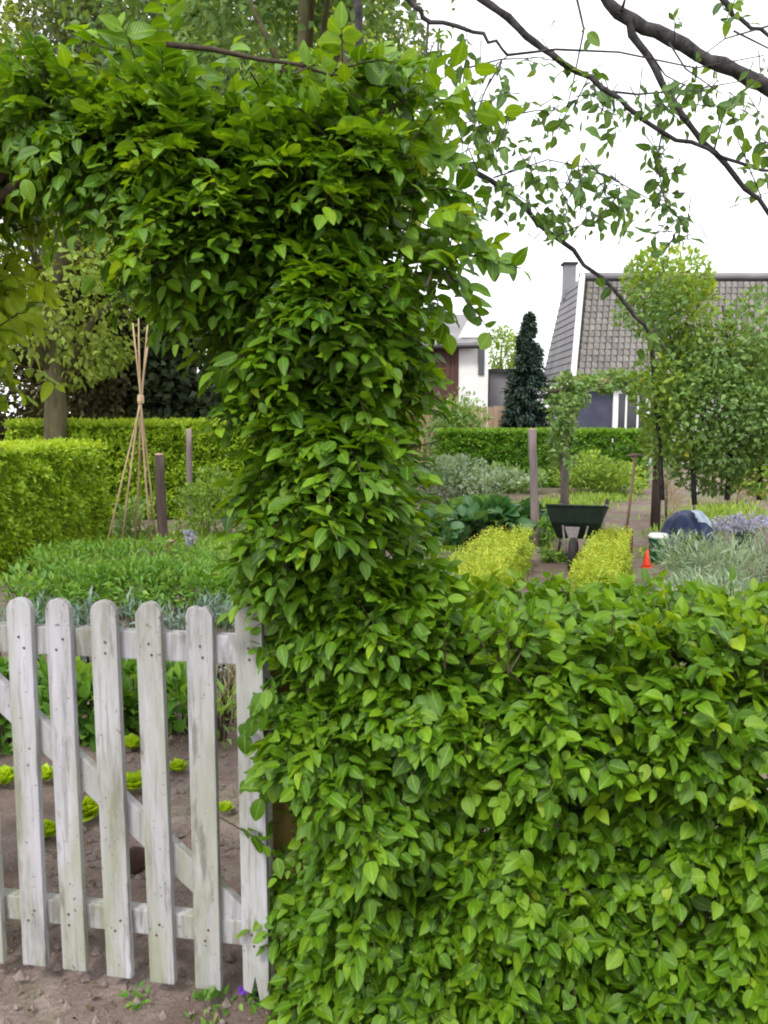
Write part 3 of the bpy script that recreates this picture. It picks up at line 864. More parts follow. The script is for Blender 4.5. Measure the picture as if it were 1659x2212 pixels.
lets = [(285, 1622, .062, 'behind the third gap of the gate, upper one'), (96, 1690, .058, 'behind the first gap of the gate, upper one'), (288, 1712, .07, 'behind the third gap of the gate, lower one'),
        (192, 1770, .072, 'behind the second gap of the gate'), (103, 1815, .06, 'behind the first gap of the gate, lower one'), (384, 1672, .055, 'behind the fourth gap of the gate'),
        (8, 1700, .075, 'at the left edge of the picture'), (228, 1600, .05, 'half hidden by the third picket'), (-60, 1760, .07, 'hidden beyond the left edge'), (485, 1760, .04, 'behind the last gap of the gate')]
for u, v, r, w in lets:
    q = g_at(u, v); lettuce(q.x, q.y, r, 'small round lime green lettuce ' + w)

# dark lump on the soil
q = g_at(291, 1880)
mb = MB(); prof = [(.0, .0), (.04, .0), (.05, .03), (.045, .065), (.02, .085), (.0, .088)]
mb.lathe(prof, 12); o = mb.build('soil_lump', M['clod'], None, True); o.location = (q.x, q.y, -.004)
for vv in o.data.vertices: vv.co += Vector((noise.noise(vv.co * 30), noise.noise(vv.co * 30 + Vector((5, 0, 0))), 0)) * .012
tag(o, 'dark brown lump lying on the soil behind the gate', 'lump')

# lilac flower and purple flower
q = g_at(415, 1195); t_ = plant('lilac_flower', q.x, q.y, .12, .32, 'lilac', 'small pale lilac flower head above the green herbs', 'flower', 60, .06, .05, .6, None, 0, 3, .6, 4)
q = g_at(528, 2168)
t_ = thing('purple_flower', (q.x, q.y, 0), 'tiny deep purple flower on the sand under the last picket', 'flower')
lv = Leaves()
for k in range(5):
    a = k * 1.257; lv.add([[q.x, q.y - .01, .05]], [[math.cos(a), -.4, math.sin(a)]], [[0, -1, .3]], .017, .016, .5)
foliage(t_, lv.cat(), M['violet'], 0, False, 'petals')
MB().tube([(0, 0, -.01), (.004, 0, .03), (0, -.008, .05)], [.0015, .0012, .001], 5).build('stem', M['twig'], t_)
lv = Leaves(); blob(lv, (q.x, q.y + .01, .02), (.04, .04, .025), 24, .03, .018, 5, .4); foliage(t_, lv.cat(), M['herb'], 0, False, 'leaves')
for u, v, r, w in ((300, 2170, .03, 'left of the others'), (600, 2190, .06, 'at the hedge foot'), (560, 2150, .035, 'under the last picket')):
    q = g_at(u, v); plant('small_weed', q.x, q.y, r, .04, 'herb', 'tiny green weed in the sand, ' + w, 'plant', 40, .024, .011, .35, 'tiny weeds in the sand', 0, 4, .5, 0)
q = g_at(440, 2195); t_ = plant('small_weed', q.x, q.y, .06, .05, 'herb', 'little green weed growing in sand below the gate', 'plant', 60, .03, .012, .3, None, 0, 5, .5, 0)

# right-hand beds
q = g_at(450, 1165); plant('bed_shrub', q.x, q.y, .5, .85, 'bright_shrub', 'loose olive green shrub beside the thin pale post', 'shrub', 1300, .08, .04, .3, None, 0, 18)
q = g_at(290, 1172); plant('bed_plant', q.x, q.y, .26, .5, 'rose', 'bluish green plant growing inside the bamboo tepee', 'plant', 500, .08, .04, .6, None, 0, 10)
GB = 'low grey green shrubs between pillar and posts'
for u, v, r, h, mat, lab in ((985, 1085, .75, .8, 'silver', 'grey green shrub nearest the hedge pillar'), (1060, 1085, .7, .6, 'silver', 'grey green shrub in the middle before the far hedge'),
                             (1110, 1065, .6, .62, 'rose', 'mid green shrub left of the round post'), (1270, 1065, .7, .8, 'bright_shrub', 'light green shrub just behind the wheelbarrow'),
                             (1340, 1068, .6, .6, 'bright_shrub', 'light green shrub left of the spade handle'), (1020, 1120, .6, .3, 'herb', 'low green plants along the edge of the bed')):
    q = g_at(u, v); plant('bed_shrub', q.x, q.y, r, h, mat, lab, 'shrub', 1500, .1, .05, .5, GB, 0, 16)
for u, v, w in ((985, 1180, 'left one'), (1050, 1172, 'middle one'), (1110, 1168, 'right one, beside the round post')):
    q = g_at(u, v); plant('rhubarb_plant', q.x, q.y, .42, .42, 'broad', 'dark broad leaved plant behind the golden hedge, ' + w, 'plant', 130, .2, .15, .5, 'dark broad leaved plants', 40, 9, .3, low=False)
for u, v, r, w in ((1180, 1180, .2, 'beside the round post'), (1195, 1215, .15, 'at the wheelbarrow wheel'), (1310, 1195, .18, 'under the wheelbarrow tray')):
    q = g_at(u, v); plant('green_weed', q.x, q.y, r, .35 if v < 1190 else .15, 'herb', 'small green weed ' + w, 'plant', 300, .06, .025, .5, 'weeds along the barrow path', 0, 8)
q = g_at(1490, 1195); plant('bright_leaf_plant', q.x, q.y, .22, .32, 'bright_shrub', 'bright yellow green plant in front of the navy cover', 'plant', 300, .08, .05, .7, None, 30, 8, low=False)
q = P(985, 900, 20.6); plant('green_shrub', q.x, q.y, .8, 2.15, 'rose', 'rounded green shrub in front of the white gabled house', 'shrub', 3500, .12, .07, .6, None, 0, 20, .2, 6)
lv = Leaves()                                      # low weeds and grass that green over the beds and the ground between them
for u, v, ru, rv, n_, hh in ((1000, 1130, 70, 30, 900, .12), (1110, 1120, 60, 30, 900, .1), (1230, 1090, 70, 14, 900, .1), (1300, 1078, 60, 10, 700, .12), (1020, 1180, 70, 30, 700, .1), (1190, 1150, 40, 30, 500, .08), (1560, 1110, 90, 18, 1100, .12), (1480, 1150, 60, 20, 600, .1),
                         (330, 1170, 120, 14, 900, .1), (450, 1180, 80, 20, 800, .12), (1450, 1200, 60, 20, 500, .08)):
    for k in range(n_):
        q = g_at(u + random.gauss(0, ru * .6), max(1045, v + random.gauss(0, rv * .6)))
        a = random.uniform(0, 6.28)
        lv.add([[q.x, q.y, .0]], [[math.cos(a) * .7, math.sin(a) * .7, random.uniform(.5, 1.6)]], [[math.cos(a), math.sin(a), .6]], hh * random.uniform(.5, 1.3), .03, random.gauss(.5, .2))
o = link('weeds', leaves_mesh('weeds', lv.cat(), True), M['bright_shrub']); tag(o, 'low weeds and grass greening the ground between the beds', None, None, 'stuff')
GS = 'silver green lavender bushes at the right'
for u, Y, r, h, w in ((1520, 7.6, .42, .5, 'leftmost'), (1590, 7.2, .45, .5, 'middle one'), (1660, 7.4, .5, .55, 'rightmost'), (1545, 6.2, .35, .4, 'nearest to the big hedge')):
    x = P(u, 1200, Y).x; plant('lavender_bush', x, Y, r, h, 'silver', 'silver green bush beyond the hedge top, ' + w, 'shrub', 1400, .09, .014, .5, GS, 20, 22, 1.0)
for u, Y, r, h, w in ((1150, 4.9, .4, .5, 'left'), (1320, 4.6, .45, .45, 'middle'), (1480, 4.8, .4, .5, 'right of the red cone')):
    x = P(u, 1200, Y).x; plant('edging_plant', x, Y, r, h, 'bright_shrub', 'yellow green plant tops just over the hedge, ' + w, 'plant', 600, .06, .03, .45, 'plants just behind the big hedge', 20, 12)
for u, v, w in ((1560, 1150, 'left patch'), (1615, 1145, 'right patch')):
    q = g_at(u, v); plant('blue_flower_patch', q.x, q.y, .35, .2, 'lilac', 'low blue violet flower patch under the big shrub, ' + w, 'flowers', 420, .06, .04, .4, 'blue violet flower patches', 0, 14, .3)
q = g_at(1440, 1125); plant('dry_grass_tuft', q.x, q.y, .12, .75, 'straw', 'tuft of dry straw stalks right of the dark arbour post', 'plant', 200, .3, .012, .6, None, 0, 6, 1.5)
for u, v, w in ((1590, 1090, 'left'), (1650, 1080, 'right')):
    q = g_at(u, v); plant('dry_stalks', q.x, q.y, .5, .5, 'straw', 'brownish dry stalks under the big shrub, ' + w, 'plant', 420, .16, .012, .35, 'dry stalks', 0, 14, 1.0)

# ------------------------------------------------------------------ posts, arbour, tools
def post(name, u, v, top_v, Y, r, mat, label, lean=0, group=None, cap=True):
    b = P(u, v, Y); top = P(u + lean, top_v, Y)
    root = thing(name, (b.x, Y, 0), label, 'post', group)
    pts = []; rad = []
    for k in range(7):
        f = k / 6
        pts.append(((top.x - b.x) * f + random.uniform(-.006, .006), random.uniform(-.006, .006), -.05 + (top.z + .05) * f)); rad.append(r * (1.05 - .1 * f) * random.uniform(.96, 1.04))
    MB().tube(pts, rad, 12).build('shaft', M[mat], root, True)
    if cap:
        MB().lathe([(r * .93, 0), (r * .8, .012), (r * .4, .018), (0, .018)], 12, ((top.x - b.x), 0, top.z - .002)).build('top_face', M['fence_board'], root)
    return root


post('round_post', 1158, 1150, 928, 10.4, .055, 'post', 'tall weathered round post left of the wheelbarrow', -8)
post('short_dark_post', 352, 1165, 982, 9.4, .058, 'post_dark', 'short dark post beside the bamboo tepee', -8)
post('thin_pale_post', 408, 1060, 928, 12.2, .045, 'post', 'thin pale post in front of the farther lime hedge')
# stump beside the dark post
q = P(366, 1165, 9.3); t_ = thing('tree_stump', (q.x, 9.25, 0), 'reddish brown split stump at the foot of the short dark post', 'stump')
MB().tube([(0, 0, -.04), (0.01, 0, .12), (0, 0, .24)], [.12, .095, .08], 9).build('stump_body', M['rust'], t_)
MB().lathe([(.079, 0), (.04, .012), (0, .008)], 9, (0, 0, .241)).build('cut_face', M['fence_board'], t_)


def tepee():
    ap = P(304, 862, 9.6)
    root = thing('bamboo_tepee', (ap.x, 9.6, 0), 'tepee of bamboo canes tied together high up in front of the lime hedge', 'plant support')
    feet = [(236, 1188, -.25), (272, 1165, .3), (326, 1160, .05), (252, 1175, .1), (318, 1150, .4)]
    tops = [(318, 664), (292, 700), (300, 720), (322, 740), (306, 690)]
    for k, ((u, v, dy), (tu, tv)) in enumerate(zip(feet, tops)):
        b = P(u, v, 9.6); t = P(tu, tv, 9.6)
        p0 = Vector((b.x - ap.x, dy, -.03)); p1 = Vector(((random.random() - .5) * .03, (random.random() - .5) * .03, ap.z)); p2 = Vector((t.x - ap.x, -dy * .3, t.z))
        r = .012 if k not in (0, 4) else .010
        pts = [p0, p0.lerp(p1, .5) + Vector((random.uniform(-.02, .02), 0, 0)), p1, p1.lerp(p2, .5), p2]
        MB().tube(pts, [r, r, r * .95, r * 1.15 if k == 0 else r * .9, r * 1.1 if k == 0 else r * .7], 7).build('cane', M['bamboo'], root, True)
    MB().lathe([(.034, -.05), (.04, -.02), (.038, .02), (.032, .05)], 10, (0, 0, ap.z)).build('tie', M['straw'] if False else M['bamboo'], root)


tepee()


def arbour():
    Y = 12.0
    l_, r_ = P(1215, 1100, Y), P(1416, 1110, Y)
    cx = (l_.x + r_.x) / 2
    root = thing('climber_arbour', (cx, Y, 0), 'rustic arbour of two dark posts overgrown by a climbing plant, behind the wheelbarrow', 'arbour')
    zt = P(1300, 850, Y).z
    hw = (r_.x - l_.x) / 2
    MB().tube([(-hw + .05, 0, -.05), (-hw, 0, 1.2), (-hw - .02, 0, zt)], [.065, .06, .05], 9).build('post', M['post'], root, True)
    MB().tube([(hw, 0, -.05), (hw + .01, 0, 1.2), (hw, 0, zt)], [.07, .065, .05], 9).build('post', M['post_dark'], root, True)
    MB().tube([(-hw - .25, 0, zt + .02), (-.3, 0, zt + .12), (.4, 0, zt + .12), (hw + .3, 0, zt + .02)], .035, 7).build('beam', M['post_dark'], root, True)
    lv = Leaves()
    for (u, v, ru, rv, N) in ((1205, 880, 32, 70, 700), (1232, 845, 36, 34, 500), (1310, 822, 60, 18, 500), (1375, 828, 40, 16, 300), (1425, 880, 26, 60, 500), (1215, 970, 22, 55, 350), (1430, 970, 30, 60, 600)):
        c = P(u, v, Y); s = Y / FPX
        blob(lv, c, (ru * s, .4, rv * s), N, .085, .05, 8, .45, 0, .35, .7)
    foliage(root, lv.cat(), M['rose'], 0, True)


arbour()


def big_shrub():
    Y = 9.0
    b = P(1440, 1100, Y)
    root = thing('large_garden_shrub', (b.x + .8, Y, 0), 'large loose yellow green shrub filling the right edge in front of the house roof', 'shrub')
    ox = b.x + .8
    for (pts, r) in (([(1424, 930), (1408, 760), (1385, 640)], .035), ([(1500, 1090), (1490, 880), (1440, 700)], .03), ([(1570, 1080), (1590, 850), (1560, 660)], .03), ([(1640, 1080), (1650, 850), (1700, 700)], .03), ([(1430, 1080), (1424, 930), (1500, 800)], .03)):
        w = [P(u, v, Y) - Vector((ox, Y, 0)) for u, v in pts]
        if w[0].z < .6: w[0].z = -.05
        MB().tube(w, [r, r * .7, r * .25], 7).build('stem', M['bark_dark'], root, True)
    s = Y / FPX
    lv, lv2 = Leaves(), Leaves()
    for kk, (u, v, ru, rv, N, tn) in enumerate(((1440, 605, 75, 55, 800, .55), (1400, 670, 55, 45, 450, .4), (1480, 690, 70, 70, 900, .55), (1560, 760, 90, 70, 1200, .5), (1500, 800, 70, 70, 800, .45), (1600, 800, 80, 50, 800, .62),
                                 (1640, 700, 50, 60, 350, .5), (1440, 830, 60, 80, 800, .4), (1540, 880, 90, 70, 1100, .4), (1640, 900, 70, 80, 1100, .55), (1470, 940, 70, 50, 700, .35), (1560, 970, 80, 50, 800, .4),
                                 (1650, 1000, 60, 60, 700, .5), (1750, 850, 90, 180, 1200, .5), (1540, 1030, 70, 30, 400, .35))):
        blob(lv2 if kk % 5 in (1, 3, 4) else lv, P(u, v, Y + random.uniform(-.4, .5)), (ru * s, .45, rv * s), int(N * 1.55), .068, .042, 14, tn, .1, .55, .7)
    foliage(root, lv.cat(), M['bright_shrub'], 160, True)
    foliage(root, lv2.cat(), M['rose'], 120, True)


big_shrub()


def spade():
    b, t = P(1352, 1150, 9.9), P(1372, 985, 9.9)
    root = thing('garden_spade', (b.x, 9.9, 0), 'reddish wooden spade with T handle stuck upright in the soil', 'spade')
    dx = t.x - b.x
    MB().tube([(0, 0, .2), (dx * .5, 0, t.z * .55), (dx, 0, t.z)], .017, 8).build('shaft', M['handle_wood'], root, True)
    MB().tube([(dx - .09, 0, t.z), (dx, 0, t.z + .01), (dx + .09, 0, t.z)], .018, 8).build('handle', M['handle_wood'], root, True)
    MB().add([(-.09, -.004, .26), (.09, -.004, .26), (.085, -.004, -.03), (0, -.004, -.06), (-.085, -.004, -.03), (-.09, .004, .26), (.09, .004, .26), (.085, .004, -.03), (0, .004, -.06), (-.085, .004, -.03)],
             [(0, 1, 2, 3, 4), (9, 8, 7, 6, 5), (0, 5, 6, 1), (1, 6, 7, 2), (2, 7, 8, 3), (3, 8, 9, 4), (4, 9, 5, 0)]).build('blade', M['rust'], root)
    MB().tube([(0, 0, .2), (.004, 0, .34)], .024, 8).build('socket', M['rust'], root)


spade()


def barrow():
    q = P(1245, 1220, 9.1)
    root = thing('wheelbarrow', (q.x, 9.1, 0), 'dark green wheelbarrow parked between the golden dwarf hedges, wheel towards us', 'wheelbarrow', None, R(-17))
    # tray: open trough, y runs away from the viewer (wheel at -y)
    top = [(-.31, -.36, .69), (.31, -.36, .69), (.31, .5, .585), (-.31, .5, .585)]
    mid = [(-.265, -.30, .50), (.265, -.30, .50), (.27, .44, .48), (-.27, .44, .48)]
    bot = [(-.20, -.17, .31), (.20, -.17, .31), (.22, .32, .30), (-.22, .32, .30)]
    e = .012
    inn = lambda pts, dz: [(x * .955, (y + .0) * .965, z + dz) for x, y, z in pts]
    vs = top + mid + bot + inn(top, 0) + inn(mid, e) + inn(bot, e)
    fs = []
    for k in range(4):
        j = (k + 1) % 4
        fs += [(k, j, 4 + j, 4 + k), (4 + k, 4 + j, 8 + j, 8 + k), (12 + k, 16 + k, 16 + j, 12 + j), (16 + k, 20 + k, 20 + j, 16 + j), (k, 12 + k, 12 + j, j)]
    fs += [(8, 9, 10, 11), (23, 22, 21, 20)]
    MB().add(vs, fs).build('tray', M['green_metal'], root, False, .006)
    r_ = MB().tube([top[0], top[1], top[2], top[3], top[0]], .012, 6); r_.build('tray_rim', M['green_metal'], root, True)
    wheel = MB().lathe([(.10, -.035), (.145, -.045), (.178, -.03), (.19, 0), (.178, .03), (.145, .045), (.10, .035), (.10, -.035)], 24, (0, 0, 0), 'Z')
    wo_ = MB(); wo_.v = [(z, x, y) for x, y, z in wheel.v]; wo_.f = wheel.f
    w = wo_.build('wheel', M['rubber'], root, True); w.location = (.0, -.52, .185)
    hb = MB().lathe([(.015, -.05), (.03, -.045), (.03, -.02), (.1, -.028), (.1, .028), (.03, .02), (.03, .045), (.015, .05)], 20)
    h2 = MB(); h2.v = [(z, x, y) for x, y, z in hb.v]; h2.f = hb.f
    h2.build('rim', M['frame_metal'], w, True)
    for s in (-1, 1):
        MB().tube([(s * .075, -.52, .185), (s * .10, -.38, .27), (s * .19, .0, .285), (s * .25, .6, .36), (s * .27, 1.05, .56)], .016, 8).build('frame_rail', M['frame_metal'], root, True)
        MB().tube([(s * .27, 1.05, .56), (s * .272, 1.19, .61)], .021, 8).build('grip', M['rubber'], root, True)
        MB().tube([(s * .19, .22, .29), (s * .24, .30, .0)], .015, 8).build('leg', M['rust'], root, True)
        MB().tube([(s * .075, -.53, .2), (s * .13, -.33, .47)], .011, 6).build('tray_brace', M['frame_metal'], root, True)
    MB().tube([(-.235, .29, .06), (.235, .29, .06)], .011, 6).build('cross_bar', M['rust'], root, True)
    MB().add([(-.11, -.34, .46), (.05, -.34, .46), (-.01, -.40, .2), (-.11, -.33, .46), (.05, -.33, .46), (-.01, -.39, .2)], [(0, 1, 2), (5, 4, 3), (0, 3, 4, 1), (1, 4, 5, 2), (2, 5, 3, 0)]).build('front_plate', M['frame_metal'], root)


barrow()


def bucket(u, v, Y, r, h):
    q = P(u, v, Y)
    root = thing('green_bucket', (q.x, Y, 0), 'green plastic bucket with pale rim standing beside the golden hedge', 'bucket')
    z = q.z if q.z > 0 else 0
    MB().lathe([(0, .002), (r * .78, .002), (r, h), (r * 1.05, h), (r * 1.05, h + .015), (r * .95, h + .015), (r * .74, .02), (0, .02)], 20).build('body', M['bucket'], root, True)
    MB().lathe([(r * .98, h + .012), (r * 1.08, h + .012), (r * 1.1, h + .035), (r * .9, h + .06), (0, h + .065)], 20).build('lid', M['white_plastic'], root, True)
    MB().tube([(math.cos(a) * r * 1.08, -math.sin(a) * r * .9, h - .02 - .1 * math.sin(a)) for a in [k * math.pi / 8 for k in range(9)]], .005, 5).build('handle', M['frame_metal'], root, True)


bucket(1421, 1195, 9.2, .105, .27)
q = P(1397, 1222, 8.9)
t_ = thing('red_cone', (q.x, 8.9, 0), 'small red pointed cone standing at the end of the golden hedge', 'cone')
MB().lathe([(0, 0), (.045, 0), (.044, .02), (.026, .11), (.009, .18), (0, .185)], 14, (0, 0, .015)).build('cone_body', M['red'], t_, True)
MB().box(-.052, .052, -.052, .052, 0, .015).build('foot', M['red'], t_)
q = g_at(1476, 1205)
t_ = thing('dark_flower_pot', (q.x, q.y, 0), 'small dark plastic plant pot on the soil in front of the navy cover', 'flower pot')
MB().lathe([(0, 0), (.06, 0), (.085, .13), (.095, .13), (.095, .155), (.08, .155), (.07, .12), (0, .12)], 16).build('pot_body', M['pot'], t_)
q = g_at(1605, 1192)
t_ = thing('dark_flower_pot', (q.x, q.y, 0), 'dark plastic plant pot behind the silver green bushes', 'flower pot')
MB().lathe([(0, 0), (.08, 0), (.11, .2), (.12, .2), (.12, .23), (.1, .23), (.09, .19), (0, .19)], 16).build('pot_body', M['pot'], t_)


def cover():
    """a sheet of navy plastic bulging over a low heap, sky sheen painted pale blue on its right end"""
    Y = 10.0
    c = P(1475, 1150, Y); s = Y / FPX
    root = thing('navy_plastic_cover', (c.x, Y, 0), 'navy plastic cover humped over a low heap, pale blue sheen painted at one end', 'cover')
    nx, ny = 44, 22

    def hgt(u):       # u -1..1 along x
        pts = [(-1.05, .10), (-.8, .25), (-.5, .47), (-.2, .56), (.2, .58), (.6, .56), (.85, .48), (.98, .30), (1.05, .08)]
        for (a, x), (b, y) in zip(pts, pts[1:]):
            if a <= u <= b:
                f = (u - a) / (b - a); f = f * f * (3 - 2 * f) * .5 + f * .5
                return x + (y - x) * f
        return .08
    V = []
    for j in range(ny + 1):
        w = -1 + 2 * j / ny
        for i in range(nx + 1):
            u = -1.05 + 2.1 * i / nx
            e = (1 - abs(w) ** 2.6)
            h = hgt(u) * (e ** .5 if e > 0 else 0)
            q = Vector((u * 4, w * 3, 0))
            h += .03 * noise.noise(q) * (h > .05)
            h *= .86
            V.append((u * .295, w * .32 + .02 * noise.noise(q + Vector((3, 1, 0))), max(h, -.01)))
    F = [(j * (nx + 1) + i, j * (nx + 1) + i + 1, (j + 1) * (nx + 1) + i + 1, (j + 1) * (nx + 1) + i) for j in range(ny) for i in range(nx)]
    MB().add(V, F).build('sheet', M['tarp'], root, True)
    # sky highlight on the right end, put in as a pale blue layer
    V2, F2, idx = [], [], {}
    for j in range(3, 20):
        for i in range(25, nx + 1):
            if i < 25 + abs(j - 8) * .5: continue
            x, y, z = V[j * (nx + 1) + i]
            idx[(i, j)] = len(V2); V2.append((x * 1.01 + .004, y, z + .014))
    for (i, j) in idx:
        k = [(i, j), (i + 1, j), (i + 1, j + 1), (i, j + 1)]
        if all(q in idx for q in k) and V[j * (nx + 1) + i][2] > .2: F2.append(tuple(idx[q] for q in k))
    MB().add(V2, F2).build('painted_sheen', M['tarp_sheen'], root, True)


cover()
q = P(1500, 1066, 10.9); t_ = thing('white_ball_finial', (q.x, 10.9, 0), 'small white knob on a thin stake above the navy cover', 'stake')
MB().tube([(0, 0, -.03), (0, 0, q.z)], .012, 6).build('stake', M['post'], t_)
MB().lathe([(0, -.07), (.045, -.05), (.062, 0), (.045, .05), (0, .07)], 12, (0, 0, q.z)).build('knob', M['white_plastic'], t_, True)

# ------------------------------------------------------------------ gate
YR, YL = 2.12, 2.24                                  # depth at its hinge end and at the free end
GA = P(548, 1600, YR); GB_ = P(40, 1600, YL)
gdir = Vector((GA.x - GB_.x, YR - YL, 0)); glen = gdir.length; gdir.normalize()
gang = math.atan2(gdir.y, gdir.x)
gate = thing('picket_gate', (GB_.x, GB_.y, 0), 'weathered white picket garden gate with round topped pickets and diagonal brace', 'gate', None, gang)


def picket(x, z0, z1, w, style, lean=0):
    hw = w / 2; o = []
    if style == 'round':
        o = [(-hw, z0), (hw, z0)] + [(hw * math.cos(a), z1 - hw * .95 + hw * .95 * math.sin(a)) for a in [math.pi * k / 10 for k in range(11)]]
    elif style == 'blunt':
        o = [(-hw, z0), (hw, z0), (hw, z1 - .028), (hw * .55, z1 - .006), (hw * .1, z1), (-hw * .5, z1 - .008), (-hw, z1 - .034)]
    elif style == 'chipped':
        o = [(-hw, z0), (hw * .2, z0), (hw * .35, z0 + .012), (hw * .5, z0 + .004), (hw, z0), (hw, z1 - .03), (hw * .7, z1 - .012), (hw * .45, z1 - .002), (hw * .1, z1 - .01), (-hw * .4, z1 - .004), (-hw * .85, z1 - .01), (-hw, z1 - .03)]
    elif style == 'split':
        o = [(-hw, z0 + .02), (-hw * .35, z0 + .01), (-hw * .05, z0 + .06), (hw * .3, z0 - .012), (hw, z0 + .012)] + [(hw * math.cos(a), z1 - hw * .9 + hw * .9 * math.sin(a)) for a in [math.pi * k / 8 for k in range(9)]]
    th = .011
    nv = len(o)
    mb = MB(); mb.add([(a, -th, b) for a, b in o] + [(a, th, b) for a, b in o], [tuple(range(nv)), tuple(range(nv, 2 * nv))[::-1]] + [(k, (k + 1) % nv, nv + (k + 1) % nv, nv + k) for k in range(nv)])
    ob = mb.build('picket', M['gate'], gate, False, .0035)
    for zz in (ZRAIL[0] - .025, ZRAIL[0] - .055, ZRAIL[1] - .02, ZRAIL[1] - .052):
        o_ = bpy.data.objects.new('nail', NAIL); COL.objects.link(o_); o_.parent = ob
        o_.location = (random.uniform(-.014, .014), -.0125, zz)
    ob.location = (x, 0, 0); ob.rotation_euler = (random.uniform(-.006, .006), lean, 0)
    return ob


ZRAIL = (P(300, 1362, 2.2).z, P(300, 1963, 2.2).z)
NAIL = bpy.data.meshes.new('nail')
nb_ = MB().lathe([(0, -.0016), (.0028, -.0014), (.0034, 0), (.0034, .0012)], 8, (0, 0, 0), 'Y'); NAIL.from_pydata(nb_.v, [], nb_.f); NAIL.materials.append(M['rust'])
tops = [(40, 1290, 'round'), (131, 1292, 'round'), (232, 1294, 'round'), (329, 1297, 'blunt'), (432, 1305, 'chipped'), (541, 1311, 'split')]
botv = [2080, 2090, 2105, 2118, 2132, 2150]
for (u, v, st), bv in zip(tops, botv):
    f = (u - 40) / 508; Y = YL + (YR - YL) * f
    t = P(u, v, Y); b = P(u, bv, Y)
    x = (Vector((t.x, Y, 0)) - gate.location).dot(gdir)
    picket(x, b.z, t.z, .074 * random.uniform(.97, 1.03), st, random.uniform(-.008, .008))
for k in (1, 2, 3):
    picket(-.117 * k + .002, .05, 1.11, .074, 'round', random.uniform(-.008, .008))
x0, x1 = -.40, glen + .02
zr = P(300, 1362, 2.2).z
MB().box(x0, x1, .0135, .05, zr - .078, zr).build('rail', M['gate'], gate, False, .004)
zb = P(300, 1963, 2.2).z
MB().box(x0, x1, .0135, .05, zb - .072, zb).build('rail', M['gate'], gate, False, .004)
# diagonal brace, from the free end high up down to the hinge end
p0 = Vector((-.34, .0, .86)); a0 = P(0, 1475, 2.26); a1 = P(505, 1940, 2.15)
xa = (Vector((a0.x, a0.y, 0)) - gate.location).dot(gdir); xb = (Vector((a1.x, a1.y, 0)) - gate.location).dot(gdir)
sl_ = (a1.z - a0.z) / (xb - xa)
xs0, xs1 = x0 + .1, x1 - .03
br = []
w_ = .075 / math.cos(math.atan(sl_))
for x in (xs0, xs1):
    z = a0.z + sl_ * (x - xa)
    if x == xs0: z = min(z, zr - .085)
    br.append((x, z))
xs0 = xa + (zr - .085 - a0.z) / sl_
br[0] = (xs0, zr - .085)
(x_a, z_a), (x_b, z_b) = br
vs = [(x, y, z - dz) for x, z in br for y in (.016, .046) for dz in (0, w_)]
MB().add(vs, [(0, 1, 5, 4), (2, 6, 7, 3), (0, 4, 6, 2), (1, 3, 7, 5), (0, 2, 3, 1), (4, 5, 7, 6)]).build('brace', M['gate'], gate, False, .004)

# gate post, half swallowed by the hedge pillar
q = P(622, 1900, 2.2)
t_ = thing('gate_post', (q.x + .012, 2.235, 0), 'ochre brown algae stained gate post at the foot of the hedge pillar', 'gate post', None, gang)
MB().box(-.045, .055, -.05, .05, -.05, 1.15).build('shaft', M['post_ochre'], t_, False, .006)
MB().box(-.068, -.047, -.03, -.005, .06, 1.05).build('batten', M['gate'], t_, False, .003)

# ------------------------------------------------------------------ hornbeam hedge and arch
AX = np.array(Vector((math.cos(gang * .9), math.sin(gang * .9), 0))); NR = np.array([-AX[1], AX[0], 0.])
HORG = np.array([GA.x, GA.y, 0])                      # hinge end of the gate


def to_wall(u, v, off=0.0):
    """(along, up) on the plane of the hedge that (u, v) looks at"""
    y = (1106 - v) / FPX
    d = np.array([(u - 829.5) / FPX, math.cos(PITCH) + y * math.sin(PITCH), -math.sin(PITCH) + y * math.cos(PITCH)])
    e = np.array([0, 0, EYE]); o = HORG + NR * off
    t = ((o - e) @ NR) / (d @ NR)
    p = e + d * t
    return ((p - HORG) @ AX, p[2])


